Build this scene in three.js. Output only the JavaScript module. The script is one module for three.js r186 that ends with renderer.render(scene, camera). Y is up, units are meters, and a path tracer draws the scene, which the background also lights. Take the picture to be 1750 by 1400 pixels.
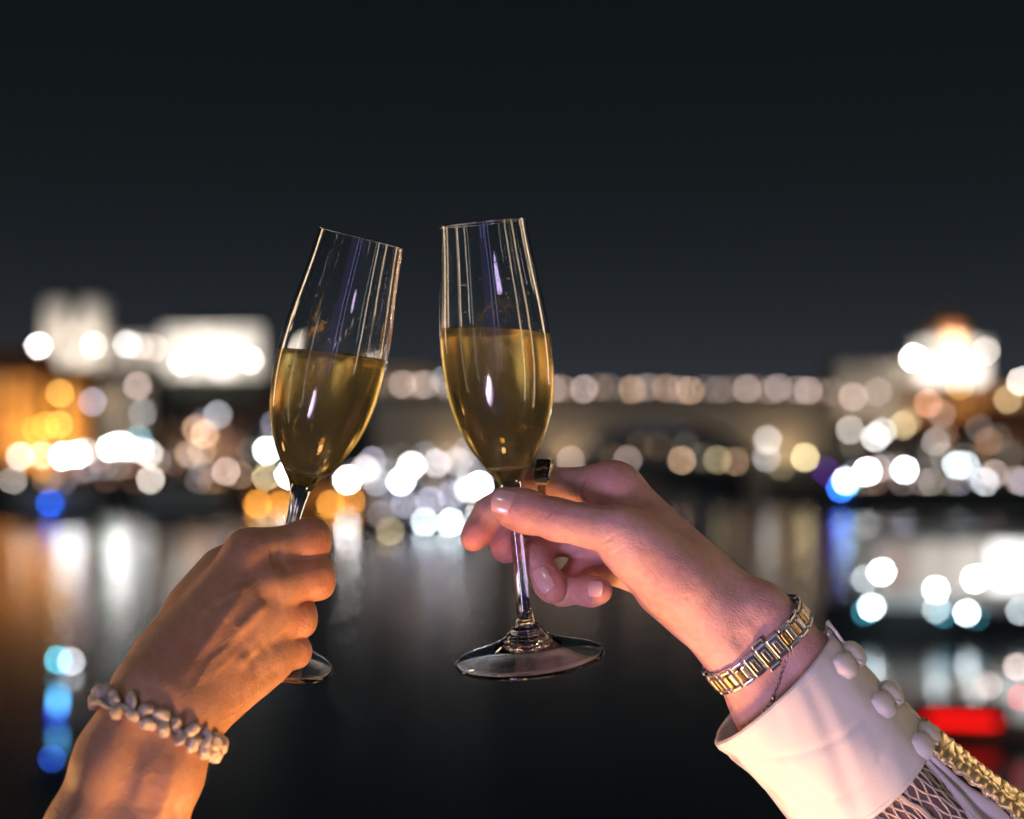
import * as THREE from 'three';
import { mergeGeometries } from 'three/addons/utils/BufferGeometryUtils.js';
import { RoundedBoxGeometry } from 'three/addons/geometries/RoundedBoxGeometry.js';

// ---------- camera, sky, night fill light, exposure ----------
const scene = new THREE.Scene();
const EYE = 5;                                   // metres above the river
const PITCH = Math.atan(80 / 2612.4);
const camera = new THREE.PerspectiveCamera(30, 1750 / 1400, 0.05, 6000);
camera.position.set(0, EYE, 0);
camera.rotation.set(PITCH, 0, 0);
camera.focus = 0.703;
camera.userData.fStop = camera.getFocalLength() / 13.3;
scene.add(camera);
const renderer = new THREE.WebGLRenderer({ antialias: true });
renderer.toneMapping = THREE.LinearToneMapping;
renderer.toneMappingExposure = 1;
renderer.shadowMap.enabled = true;

{ // night sky: dark zenith, a little city glow towards the horizon all round
  const w = 64, h = 256, data = new Float32Array(w * h * 4);
  for (let y = 0; y < h; y++) {
    const el = ((y + 0.5) / h - 0.5) * 180;
    const g = Math.exp(-Math.max(el, 0) / 4.2), g2 = Math.exp(-Math.max(el, 0) / 12);
    for (let x = 0; x < w; x++) {
      const i = (y * w + x) * 4;
      data[i] = 0.004 + 0.042 * g + 0.0016 * g2; data[i + 1] = 0.006 + 0.046 * g + 0.0024 * g2; data[i + 2] = 0.007 + 0.056 * g + 0.0032 * g2; data[i + 3] = 1;
    }
  }
  const t = new THREE.DataTexture(data, w, h, THREE.RGBAFormat, THREE.FloatType);
  t.mapping = THREE.EquirectangularReflectionMapping; t.magFilter = THREE.LinearFilter; t.needsUpdate = true;
  scene.background = t; scene.environment = t;
}
const nightFill = new THREE.DirectionalLight(new THREE.Color(0.86, 0.94, 1), 0.3);  // added fill from behind the viewer, lifts the dark tones
nightFill.name = 'night_fill_light'; nightFill.position.set(-40, 90, 80); nightFill.target.position.set(0, 0, -60); nightFill.castShadow = true;
Object.assign(nightFill.shadow.camera, { left: -120, right: 120, top: 120, bottom: -120, near: 1, far: 400 });
scene.add(nightFill, nightFill.target);

// ---------- helpers ----------
const V = (x, y, z) => new THREE.Vector3(x, y, z);
const F = 2612.4, FWD = V(0, Math.sin(PITCH), -Math.cos(PITCH)), UPV = V(0, Math.cos(PITCH), Math.sin(PITCH));
const at = (px, py, d) => V(0, EYE, 0).addScaledVector(FWD, d).addScaledVector(UPV, -(py - 700) / F * d).add(V((px - 875) / F * d, 0, 0));
const near = (px, py, zmm) => at(px, py, 0.705 - zmm / 1000);         // z in mm towards the viewer from the plane of the glasses
let seed = 7; const rnd = () => { seed = (seed + 0x6d2b79f5) | 0; let t = Math.imul(seed ^ (seed >>> 15), 1 | seed); t = (t + Math.imul(t ^ (t >>> 7), 61 | t)) ^ t; return ((t ^ (t >>> 14)) >>> 0) / 4294967296; };
const used = new Map();
const numbered = (n) => { const k = used.get(n) ?? 0; used.set(n, k + 1); return k ? n + '_' + String(k).padStart(3, '0') : n; };
function tag(o, label, category, group, kind) { if (label) o.userData.label = label; if (category) o.userData.category = category; if (group) o.userData.group = group; if (kind) o.userData.kind = kind; return o; }
function thing(name, pos, label, category, group) { const o = new THREE.Group(); o.name = numbered(name); o.position.copy(pos); scene.add(o); return tag(o, label, category, group); }
function part(name, geo, mat, parent, pos, rot) {
  const m = new THREE.Mesh(geo, mat); m.name = parent === scene ? numbered(name) : name; m.castShadow = m.receiveShadow = true;
  if (pos) m.position.copy(pos); if (rot) m.rotation.set(...rot);
  parent.add(m); return m;
}
const box = (w, h, d, x = 0, y = 0, z = 0) => new THREE.BoxGeometry(w, h, d).translate(x, y, z);
const cyl = (r0, r1, h, n = 10, y = 0) => new THREE.CylinderGeometry(r0, r1, h, n).translate(0, y, 0);
const merge = (list) => mergeGeometries(list.map((g) => (g.index ? g.toNonIndexed() : g)), false);
const std = (r, g, b, rough = 0.8, o = {}) => new THREE.MeshStandardMaterial({ color: new THREE.Color().setRGB(r, g, b), roughness: rough, ...o });
const phys = (r, g, b, rough, o = {}) => new THREE.MeshPhysicalMaterial({ color: new THREE.Color().setRGB(r, g, b), roughness: rough, ...o });
const glowCache = new Map();
function glow(c, level) {
  const k = c.join() + level; if (!glowCache.has(k)) {
    const m = new THREE.MeshStandardMaterial({ color: 0x000000, roughness: 1 }); m.emissive.setRGB(...c); m.emissiveIntensity = level; glowCache.set(k, m);
  } return glowCache.get(k);
}
// smooth value noise in 3-D
function hash3(x, y, z) { let h = Math.imul(x, 374761393) ^ Math.imul(y, 668265263) ^ Math.imul(z, 2147483647 - 1274126177); h = Math.imul(h ^ (h >>> 13), 1274126177); return ((h ^ (h >>> 16)) >>> 0) / 4294967296; }
function noise3(x, y, z) {
  const ix = Math.floor(x), iy = Math.floor(y), iz = Math.floor(z); let fx = x - ix, fy = y - iy, fz = z - iz;
  fx = fx * fx * (3 - 2 * fx); fy = fy * fy * (3 - 2 * fy); fz = fz * fz * (3 - 2 * fz);
  const L = (a, b, t) => a + (b - a) * t, h = (a, b, c) => hash3(ix + a, iy + b, iz + c);
  return L(L(L(h(0, 0, 0), h(1, 0, 0), fx), L(h(0, 1, 0), h(1, 1, 0), fx), fy), L(L(h(0, 0, 1), h(1, 0, 1), fx), L(h(0, 1, 1), h(1, 1, 1), fx), fy), fz);
}
// tiling grey texture from a function of (u, v) in 0..1, periodic noise offered as n(u, v, cells, seed)
function tileNoise(u, v, cells, s) {
  const x = u * cells, y = v * cells, ix = Math.floor(x), iy = Math.floor(y); let fx = x - ix, fy = y - iy; fx = fx * fx * (3 - 2 * fx); fy = fy * fy * (3 - 2 * fy);
  const h = (a, b) => hash3(((a % cells) + cells) % cells, ((b % cells) + cells) % cells, s);
  const p = h(ix, iy), q = h(ix + 1, iy), r = h(ix, iy + 1), t = h(ix + 1, iy + 1);
  return p + (q - p) * fx + (r - p) * fy + (p - q - r + t) * fx * fy;
}
function greyTexture(n, fn, repeat = 1) {
  const d = new Uint8Array(n * n * 4);
  for (let y = 0; y < n; y++) for (let x = 0; x < n; x++) { const g = Math.max(0, Math.min(255, Math.round(255 * fn(x / n, y / n)))), i = (y * n + x) * 4; d[i] = d[i + 1] = d[i + 2] = g; d[i + 3] = 255; }
  const t = new THREE.DataTexture(d, n, n); t.wrapS = t.wrapT = THREE.RepeatWrapping; t.magFilter = THREE.LinearFilter; t.repeat.set(repeat, repeat); t.needsUpdate = true; return t;
}
const bar = (a, b, r, n = 8) => { const c = new THREE.CylinderGeometry(r, r, a.distanceTo(b), n); c.applyQuaternion(new THREE.Quaternion().setFromUnitVectors(V(0, 1, 0), b.clone().sub(a).normalize())); return c.translate((a.x + b.x) / 2, (a.y + b.y) / 2, (a.z + b.z) / 2); };

// ---------- the setting: river, land, castle hill ----------
const waterBump = greyTexture(512, (u, v) => 0.5 * tileNoise(u, v, 9, 1) + 0.3 * tileNoise(u, v, 23, 2) + 0.2 * tileNoise(u, v, 61, 3), 1);
{
  const g = new THREE.PlaneGeometry(1600, 520, 1, 1).rotateX(-Math.PI / 2).translate(0, 0, -220), uv = g.attributes.uv;
  for (let i = 0; i < uv.count; i++) uv.setXY(i, uv.getX(i) * 1600 / 7, uv.getY(i) * 520 / 7);
  const m = phys(0.022, 0.03, 0.033, 0.15, { bumpMap: waterBump, bumpScale: 0.004, ior: 1.33 });
  tag(part('river', g, m, scene), null, null, null, 'structure');
}
const landMat = std(0.05, 0.05, 0.048, 0.95), quayStone = std(0.16, 0.14, 0.12, 0.9), darkStone = std(0.11, 0.1, 0.09, 0.9);
{ // land on both banks with a channel for the river, far bank behind the bridge
  const s = new THREE.Shape(); // x, -z
  [[-900, 150], [-17, 150], [-17, 400], [31, 400], [31, 140], [900, 140], [900, 4000], [-900, 4000]].forEach(([x, z], i) => (i ? s.lineTo(x, z) : s.moveTo(x, z)));
  const g = new THREE.ExtrudeGeometry(s, { depth: 2.2, bevelEnabled: false }).rotateX(-Math.PI / 2);
  tag(part('ground', g, landMat, scene), null, null, null, 'structure');
  const c = merge([box(883, 0.35, 0.5, -458.5, 2.38, -150.2), box(869, 0.35, 0.5, 465.5, 2.38, -140.2)]);
  tag(part('quay_kerb', c, quayStone, scene), null, null, null, 'structure');
}
{ // hill under the castle
  const g = new THREE.PlaneGeometry(420, 330, 60, 44).rotateX(-Math.PI / 2), p = g.attributes.position;
  for (let i = 0; i < p.count; i++) {
    const x = p.getX(i), z = p.getZ(i), e = Math.exp(-((x / 120) ** 4)) * Math.exp(-((z / 110) ** 4));
    p.setY(i, 34 * e + 5 * e * (noise3(x / 18 + 50, 3, z / 18 + 50) - 0.5) + 1.5 * (noise3(x / 5, 7, z / 5) - 0.5) * e);
  }
  g.computeVertexNormals();
  tag(part('hill', g, std(0.035, 0.042, 0.03, 1), scene, V(-158, 2.1, -620)), null, null, null, 'structure');
}

// ---------- buildings ----------
const plaster = { cream: std(0.5, 0.43, 0.34), white: std(0.62, 0.59, 0.55), ochre: std(0.5, 0.34, 0.17), grey: std(0.3, 0.28, 0.27), brown: std(0.25, 0.17, 0.12), pink: std(0.45, 0.3, 0.25) };
const roofTile = std(0.2, 0.085, 0.05, 0.85), slate = std(0.07, 0.075, 0.085, 0.7), darkGlass = phys(0.02, 0.022, 0.026, 0.12), frameMat = std(0.45, 0.42, 0.38, 0.6), ironMat = std(0.03, 0.03, 0.033, 0.5, { metalness: 0.6 });
const litWarm = glow([1, 0.6, 0.28], 1.1), litPale = glow([1, 0.86, 0.66], 1.2), litOff = darkGlass;
const gable = (w, h, d, over = 0.4) => { const s = new THREE.Shape(); s.moveTo(-d / 2 - over, 0); s.lineTo(d / 2 + over, 0); s.lineTo(0, h); s.closePath(); return new THREE.ExtrudeGeometry(s, { depth: w + over * 2, bevelEnabled: false }).translate(0, 0, -w / 2 - over).rotateY(Math.PI / 2); };
const paneGeo = new THREE.BoxGeometry(1, 1, 0.08), frameGeo = merge([box(1.16, 0.1, 0.14, 0, 0.55), box(1.16, 0.1, 0.14, 0, -0.55), box(0.09, 1, 0.14, -0.54), box(0.09, 1, 0.14, 0.54), box(0.05, 1, 0.12), box(1, 0.05, 0.12, 0, 0.15), box(1.3, 0.09, 0.3, 0, -0.645, 0.06)]);
// a house between two columns of the photograph, its eaves at row top, standing at distance d on height y0
function house(name, px0, px1, top, d, y0, o) {
  const a = at(px0, top, d), b = at(px1, top, d), w = b.x - a.x, h = a.y - y0, dep = o.dep ?? Math.min(w, 16);
  const g = thing(name, V((a.x + b.x) / 2, y0, a.z - dep / 2), o.label, o.cat ?? 'building', o.group);
  part('wall', merge([box(w, h, dep, 0, h / 2), box(w + 0.3, 0.35, dep + 0.3, 0, h - 0.4), box(w + 0.2, 0.9, dep + 0.2, 0, 0.45)]), o.wall, g);
  const rh = o.roofH ?? Math.min(dep * 0.4, 5);
  if (rh > 0) { const r = part('roof', o.hip ? new THREE.ConeGeometry(Math.SQRT1_2, 1, 4, 1).rotateY(Math.PI / 4).scale(w + 0.8, rh, dep + 0.8).translate(0, rh / 2, 0) : gable(w, rh, dep), o.roof ?? roofTile, g, V(0, h, 0)); if (o.chimney) part('chimney', merge([box(0.9, 2.2, 0.7, 0, 1.1), box(1.1, 0.2, 0.9, 0, 2.25)]), darkStone, r, V(w * 0.22, rh * 0.45, 0)); }
  const nf = o.floors ?? 3, nc = o.cols ?? Math.max(2, Math.round(w / 3)), fh = h / nf, cw = w / nc, ww = Math.min(cw * 0.42, 1.6), wh = Math.min(fh * 0.5, 2.2);
  for (let i = 0; i < nf; i++) for (let k = 0; k < nc; k++) {
    if (i === 0 && k === (nc >> 1)) { const dr = part('door', merge([box(1.3, 2.3, 0.16, 0, 1.15), box(1.6, 0.18, 0.3, 0, 2.4)]), ironMat, g, V((k + 0.5) * cw - w / 2, 0.02, dep / 2 + 0.06)); part('handle', box(0.06, 0.25, 0.1), frameMat, dr, V(0.45, 1.1, 0.12)); continue; }
    const f = part('window', frameGeo, frameMat, g, V((k + 0.5) * cw - w / 2, (i + 0.55) * fh, dep / 2 + 0.07)); f.scale.set(ww, wh, 1);
    const lit = rnd() < (o.lit ?? 0.15); part('pane', paneGeo, lit ? (rnd() < 0.5 ? litWarm : litPale) : litOff, f);
  }
  return g;
}
// a floodlight on the ground with its spot light
const floodBody = merge([box(0.5, 0.36, 0.22, 0, 0.3), box(0.08, 0.3, 0.08, -0.2, 0.15), box(0.08, 0.3, 0.08, 0.2, 0.15), box(0.6, 0.06, 0.4, 0, 0.03)]);
function flood(pos, target, color, power, angle, label, group) {
  const g = thing('floodlight', pos, label, 'floodlight', group);
  part('housing', floodBody, ironMat, g);
  const dir = target.clone().sub(pos).normalize();
  part('lamp_face', new THREE.BoxGeometry(0.42, 0.28, 0.02), glow(color, 2), g, V(0, 0.3, -0.13));
  g.rotation.y = Math.atan2(-dir.x, -dir.z);
  const s = new THREE.SpotLight(new THREE.Color().setRGB(...color), power, 0, angle, 0.8, 2);
  s.name = 'floodlight_beam'; s.position.copy(pos).add(V(0, 0.3, 0)).addScaledVector(dir, 0.35); s.target.position.copy(target); s.castShadow = true; s.shadow.radius = 10;
  scene.add(s, s.target);
}
const cWhite = [1, 0.93, 0.84], cWarm = [1, 0.72, 0.42], cOrange = [1, 0.42, 0.07], cPale = [1, 0.86, 0.72];

{ // cathedral on the castle hill
  const d = 600, c = at(133, 600, d), y0 = 36, k = d / F;
  const g = thing('cathedral', V(c.x, y0, c.z), 'floodlit pale cathedral with twin towers high on the left hill', 'cathedral');
  const hT = at(133, 512, d).y - y0, hN = at(133, 555, d).y - y0;
  part('nave', merge([box(21, hN, 26, 0, hN / 2, -10)]), plaster.white, g);
  part('roof', gable(26, 5, 21).rotateY(Math.PI / 2), slate, g, V(0, hN, -10));
  for (const s of [-1, 1]) {
    const t = part('tower', merge([box(7.6, hT, 7.6, 0, hT / 2), box(8.2, 0.6, 8.2, 0, hT * 0.6), box(8.2, 0.6, 8.2, 0, hT - 0.3), ...[-1, 1].flatMap((a) => [-1, 1].map((b) => box(1, hT * 0.95, 1, a * 3.9, hT * 0.475, b * 3.9)))]), plaster.white, g, V(s * 7.2, 0, 3));
    part('spire', new THREE.ConeGeometry(4.6, 5, 8).translate(0, hT + 2.5, 0), slate, t);
    for (const yy of [0.45, 0.75]) part('window', box(1.8, 4, 0.3), darkGlass, t, V(0, hT * yy, 3.9));
  }
  part('rose_window', new THREE.CylinderGeometry(2.6, 2.6, 0.4, 24).rotateX(Math.PI / 2), darkGlass, g, V(0, hN * 0.6, 3.05));
  flood(V(c.x - 9, 40, c.z + 42), V(c.x - 2, y0 + 14, c.z), cPale, 6500, 0.5, 'floodlight aimed at the cathedral towers, lower left of them', null);
  flood(V(c.x + 13, 40, c.z + 40), V(c.x + 5, y0 + 12, c.z), cPale, 5000, 0.5, 'floodlight aimed at the cathedral, on its right side', null);
}
{
  house('palace', 195, 290, 575, 590, 36, { label: 'dim grey palace wing between the cathedral and the bright white palace', wall: plaster.white, roof: slate, roofH: 2, floors: 3, cols: 9, lit: 0.1, dep: 14 });
  house('palace', 275, 448, 558, 560, 34, { label: 'long bright white floodlit palace on the left hilltop', wall: plaster.white, roof: slate, roofH: 2.5, floors: 4, cols: 14, lit: 0.1, dep: 16 });
  for (const [px, n] of [[300, 'left'], [362, 'middle'], [424, 'right']]) { const b = at(px, 590, 560); flood(V(b.x, 37, b.z + 26), V(b.x, 45, b.z), cWhite, n === 'middle' ? 5200 : 3300, 0.75, `floodlight below the ${n} part of the long white hilltop palace`, null); }
  const b = at(240, 600, 590); flood(V(b.x, 37, b.z + 26), V(b.x, 44, b.z), cPale, 1500, 0.7, 'floodlight below the dim wing beside the cathedral', null);
}
{ // left bank
  house('town_house', -70, 62, 640, 185, 2.2, { label: 'orange sodium-lit house at the far left edge of the river bank', wall: plaster.ochre, floors: 4, cols: 5, lit: 0.1 });
  house('town_house', 66, 146, 655, 190, 2.2, { label: 'yellow-orange gabled house right of the far left orange house', wall: plaster.ochre, floors: 4, cols: 3, lit: 0.1 });
  house('town_house', 150, 258, 640, 330, 2.2, { label: 'dim beige house below the cathedral', wall: plaster.cream, floors: 5, cols: 6, roofH: 2, lit: 0.05 });
  house('town_house', 288, 345, 760, 180, 2.2, { label: 'low peach-lit house behind the left quay lamps', wall: plaster.pink, floors: 2, cols: 3, lit: 0.1, roofH: 2 });
  house('town_house', 318, 410, 725, 195, 2.2, { label: 'taller peach-lit house left of the left flute', wall: plaster.pink, floors: 3, cols: 4, lit: 0.1, roofH: 2 });
  house('town_house', 430, 520, 712, 230, 2.2, { label: 'dark house hidden behind the left flute bowl', wall: plaster.grey, floors: 3, cols: 4, lit: 0.1 });
  const F1 = (px, py, d, off, c, p, ang, l) => { const t = at(px, py, d); flood(V(t.x, 2.25, t.z + off), t, c, p, ang, l); };
  F1(5, 650, 185, 10, cOrange, 900, 0.9, 'orange floodlight in front of the far left house');
  F1(100, 665, 190, 9, [1, 0.5, 0.1], 900, 0.8, 'amber floodlight in front of the gabled house');
  F1(95, 730, 190, 5, [1, 0.48, 0.08], 260, 1.0, 'small amber floodlight at the doorstep of the gabled house');
  F1(205, 655, 330, 14, cPale, 700, 0.7, 'pale floodlight below the dim beige house');
  F1(350, 745, 195, 7, [1, 0.6, 0.33], 150, 0.9, 'peach floodlight in front of the taller peach house');
  // boathouse with orange light on the quay
  house('boathouse', 428, 625, 838, 146, 0.6, { label: 'low orange-lit boathouse at the waterline behind the left flute stem', cat: 'boathouse', wall: plaster.ochre, floors: 1, cols: 7, lit: 0, roofH: 0.5, dep: 3 });
  F1(470, 858, 143, 2.2, cOrange, 60, 1.2, 'orange floodlight on the left end of the boathouse'); F1(570, 858, 143, 2.2, cOrange, 55, 1.2, 'orange floodlight on the right end of the boathouse');
  house('town_house', 640, 742, 628, 330, 2.2, { label: 'cream floodlit house between the two flutes', wall: plaster.cream, floors: 5, cols: 6, roofH: 1, lit: 0.1 });
  F1(680, 645, 330, 12, cWarm, 700, 0.8, 'warm floodlight below the cream house between the flutes');
  house('town_house', 700, 800, 715, 300, 2.2, { label: 'red-brown house below the cream one, right of the gap between the flutes', wall: plaster.brown, floors: 3, cols: 5, lit: 0.15, roofH: 1 });
  F1(750, 740, 300, 9, [1, 0.5, 0.3], 110, 0.8, 'dull red floodlight before the red-brown house');
}
{ // museum with a dome on the right bank
  const d = 330;
  house('museum_wing', 1432, 1555, 622, d, 2.2, { label: 'long beige lit wing left of the domed museum', cat: 'museum wing', wall: plaster.cream, floors: 4, cols: 9, roofH: 0.8, lit: 0.05, dep: 14 });
  house('museum_wing', 1556, 1790, 662, d - 12, 2.2, { label: 'orange lit lower wing in front of the domed museum', cat: 'museum wing', wall: plaster.ochre, floors: 3, cols: 13, roofH: 0.8, lit: 0.05, dep: 8 });
  const g = house('museum', 1562, 1690, 582, d, 2.2, { label: 'brilliant white floodlit museum facade under an orange dome', cat: 'museum', wall: plaster.white, floors: 4, cols: 9, roofH: 0, lit: 0.1, dep: 18 });
  const h = at(0, 582, d).y - 2.2, dome = part('dome', new THREE.SphereGeometry(5.2, 28, 14, 0, Math.PI * 2, 0, Math.PI / 2), std(0.42, 0.2, 0.09, 0.6), g, V(0.3, h + 1.2, 4));
  part('lantern', merge([cyl(0.7, 0.7, 1.4, 10, 0.7), new THREE.ConeGeometry(0.9, 1.2, 10).translate(0, 2, 0)]), std(0.42, 0.2, 0.09, 0.6), dome, V(0, 5, 0));
  part('drum', cyl(5.6, 5.9, 1.4, 28, 0), plaster.white, dome, V(0, -0.6, 0));
  for (let i = 0; i < 8; i++) part('column', cyl(0.42, 0.5, h * 0.55, 10, h * 0.5), plaster.white, g, V(-7 + i * 2, 0, 9.6));
  part('pediment', (() => { const s = new THREE.Shape(); s.moveTo(-8, 0); s.lineTo(8, 0); s.lineTo(0, 2.6); s.closePath(); return new THREE.ExtrudeGeometry(s, { depth: 1.6, bevelEnabled: false }); })(), plaster.white, g, V(0, h * 0.8, 8.9));
  const F1 = (px, py, dd, y, off, c, p, ang, l) => { const t = at(px, py, dd); flood(V(t.x, y, t.z + off), t, c, p, ang, l); };
  F1(1590, 600, d, 19.75, 8, cWhite, 1100, 1.15, 'floodlight on the lower roof, left before the white museum');
  F1(1655, 600, d, 19.75, 8, cWhite, 1100, 1.15, 'floodlight on the lower roof, right before the white museum');
  F1(1626, 560, d + 2, 29.2, 4.5, [1, 0.46, 0.16], 260, 1.2, 'orange floodlight at the foot of the museum dome');
  F1(1490, 640, d, 2.25, 14, cPale, 1100, 0.9, 'warm floodlight before the beige museum wing');
  F1(1640, 680, d - 12, 2.25, 11, cOrange, 800, 1.0, 'orange floodlight left before the orange lower wing'); F1(1735, 680, d - 12, 2.25, 11, cOrange, 700, 1.0, 'orange floodlight right before the orange lower wing');
  // dark row behind the right quay
  house('town_house', 1432, 1500, 742, 190, 2.2, { label: 'dark house under the beige museum wing', wall: plaster.grey, floors: 2, cols: 4, lit: 0.2 });
  house('town_house', 1504, 1600, 760, 175, 2.2, { label: 'dark low house behind the bright right quay lamps', wall: plaster.grey, floors: 2, cols: 5, lit: 0.2 });
  house('town_house', 1608, 1690, 745, 180, 2.2, { label: 'dark house below the orange museum wing', wall: plaster.brown, floors: 3, cols: 4, lit: 0.25 });
  house('town_house', 1694, 1800, 735, 185, 2.2, { label: 'brownish house at the right edge of the far quay', wall: plaster.brown, floors: 3, cols: 5, lit: 0.3 });
}
{ // far bank seen through the arches: a dim row
  for (const [x0, x1, t, l] of [[800, 900, 745, 'dim house seen through the bridge behind the right flute'], [955, 1080, 748, 'dim wide house seen under the left side of the bridge'], [1085, 1180, 752, 'dim house seen under the middle arch of the bridge'], [1190, 1300, 746, 'dim house seen under the right side of the bridge']])
    house('town_house', x0, x1, t, 440, 2.2, { label: l, wall: plaster.grey, floors: 2, cols: 6, lit: 0.18, roofH: 2 });
}
{ // the bridge: stone wall with three arches, deck, parapet
  const d = 185, z = -d, X = (px) => (px - 875) / F * d, top = EYE + (780 - 682) / F * d;
  const g = thing('bridge', V(X(1035), 0, z), 'long stone bridge with arches and a row of lamps across the river', 'bridge');
  const x0 = X(640) - X(1035), x1 = X(1432) - X(1035), rel = (px) => X(px) - X(1035);
  const s = new THREE.Shape(); s.moveTo(x0, 0); 
  for (const [a, b] of [[650, 770], [788, 945], [985, 1295], [1385, 1428]]) {
    const xa = rel(a), xb = rel(b), cx = (xa + xb) / 2, rx = (xb - xa) / 2, ry = Math.min(rx * 0.62, 6.2), sp = 3.2;
    s.lineTo(xa, 0); s.lineTo(xa, sp); for (let i = 1; i < 24; i++) { const t = Math.PI - i / 24 * Math.PI; s.lineTo(cx + Math.cos(t) * rx, sp + Math.sin(t) * ry); } s.lineTo(xb, sp); s.lineTo(xb, 0);
  }
  s.lineTo(x1, 0); s.lineTo(x1, top); s.lineTo(x0, top); s.closePath();
  part('arch_wall', new THREE.ExtrudeGeometry(s, { depth: 11, bevelEnabled: false, curveSegments: 8 }).translate(0, 0, -11), std(0.32, 0.27, 0.22, 0.9), g);
  part('cornice', box(x1 - x0, 0.4, 0.5, (x0 + x1) / 2, top - 0.25, 0.26), quayStone, g);
  part('deck', box(x1 - x0, 0.12, 10, (x0 + x1) / 2, top + 0.065, -5.5), std(0.05, 0.05, 0.05, 0.9), g);
  for (const zz of [-0.2, -10.8]) part('parapet', box(x1 - x0, 1, 0.34, (x0 + x1) / 2, top + 0.51, zz), quayStone, g);
  for (const px of [779, 965, 1340]) part('cutwater', new THREE.CylinderGeometry(1.5, 1.7, 4, 6).translate(rel(px), 2, 1.2), quayStone, g);
  for (const [px, l] of [[779, 'pier behind the right flute'], [965, 'pier right of the right flute'], [1180, 'middle of the wide arch'], [1340, 'pier near the right end']]) flood(V(X(px), px === 1180 ? 0.05 : 4.0, z + (px === 1180 ? 6 : 3.2)), V(X(px), 8, z), cWarm, px === 1340 ? 75 : px === 1180 ? 45 : 48, 1.25, `warm floodlight shining up the bridge at the ${l}`);
}

// the town goes on beyond both edges of the picture: unseen houses, placed to brighten the champagne and the glass
[[-620, -420, 590, 'w'], [-860, -640, 620, 'o'], [-1200, -900, 600, 'w'], [-1750, -1300, 560, 'o'], [-2700, -1900, 540, 'w'], [2010, 2230, 590, 'o'], [2270, 2560, 610, 'w'], [2620, 2950, 580, 'o'], [3050, 3500, 570, 'w'], [3600, 4500, 540, 'o']].forEach(([a, b, t, k], i) => {
  const d = 170, side = i < 5 ? 'left' : 'right', ord = ['first', 'second', 'third', 'fourth', 'fifth'][i % 5];
  house('town_house', a, b, t, d, 2.2, { label: `unseen floodlit house beyond the ${side} picture edge, the ${ord} from the frame`, wall: k === 'w' ? plaster.cream : plaster.ochre, floors: 4, cols: 6, lit: 0.3, roofH: 3, dep: 12 });
  const q = at((a + b) / 2, (t + 780) / 2, d); flood(V(q.x, 2.25, q.z + 10), q, k === 'w' ? cPale : cOrange, 3200, 1.0, `unseen floodlight before the ${ord} house beyond the ${side} picture edge`);
});

// ---------- lamps ----------
const postMat = ironMat, LR = 3.4;
const globeGeo = new THREE.SphereGeometry(1, 16, 10), capGeo = new THREE.ConeGeometry(1, 0.5, 10).translate(0, 0.2, 0), collarGeo = new THREE.CylinderGeometry(0.45, 0.6, 0.35, 10);
const C = { W: [1, 0.98, 0.95], K: [0.82, 0.95, 1], M: [0.82, 1, 0.9], G: [1, 0.89, 0.8], S: [0.92, 0.95, 1], Y: [1, 0.8, 0.42], O: [1, 0.4, 0.06], A: [1, 0.55, 0.12], P: [1, 0.62, 0.38], B: [0.02, 0.14, 1], T: [0.08, 0.6, 0.8], L: [0.8, 0.77, 1], R: [1, 0.02, 0.02], D: [1, 0.45, 0.28], U: [0.35, 0.08, 0.9], Q: [1, 0.76, 0.68] };
// lamp at pixel (px, py) and distance d, standing on height y0; level is how bright its blurred disc is
function lamp(px, py, d, col, level, y0, label, group, size = 1) {
  if (level >= 1) level *= 1.5;
  const p = at(px, py, d), r = LR * size * d / F, h = Math.max(p.y - y0, 0.3);
  const g = thing('street_lamp', V(p.x, y0, p.z), label, 'street lamp', group);
  part('lamp_post', merge([cyl(r * 0.22, r * 0.3, h - r * 0.9, 8, (h - r * 0.9) / 2), cyl(r * 0.6, r * 0.7, Math.min(0.5, h * 0.2), 8, Math.min(0.5, h * 0.2) / 2)]), postMat, g);
  part('collar', collarGeo, postMat, g, V(0, h - r * 1.02, 0)).scale.setScalar(r);
  const gl = part('lamp_globe', globeGeo, glow(C[col], +(level * (25 / LR / size) ** 2).toFixed(2)), g, V(0, h, 0)); gl.scale.setScalar(r);
  part('cap', capGeo, postMat, g, V(0, h + r * 1.05, 0)).scale.set(r * 0.5, r * 0.5, r * 0.5);
  return g;
}
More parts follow.
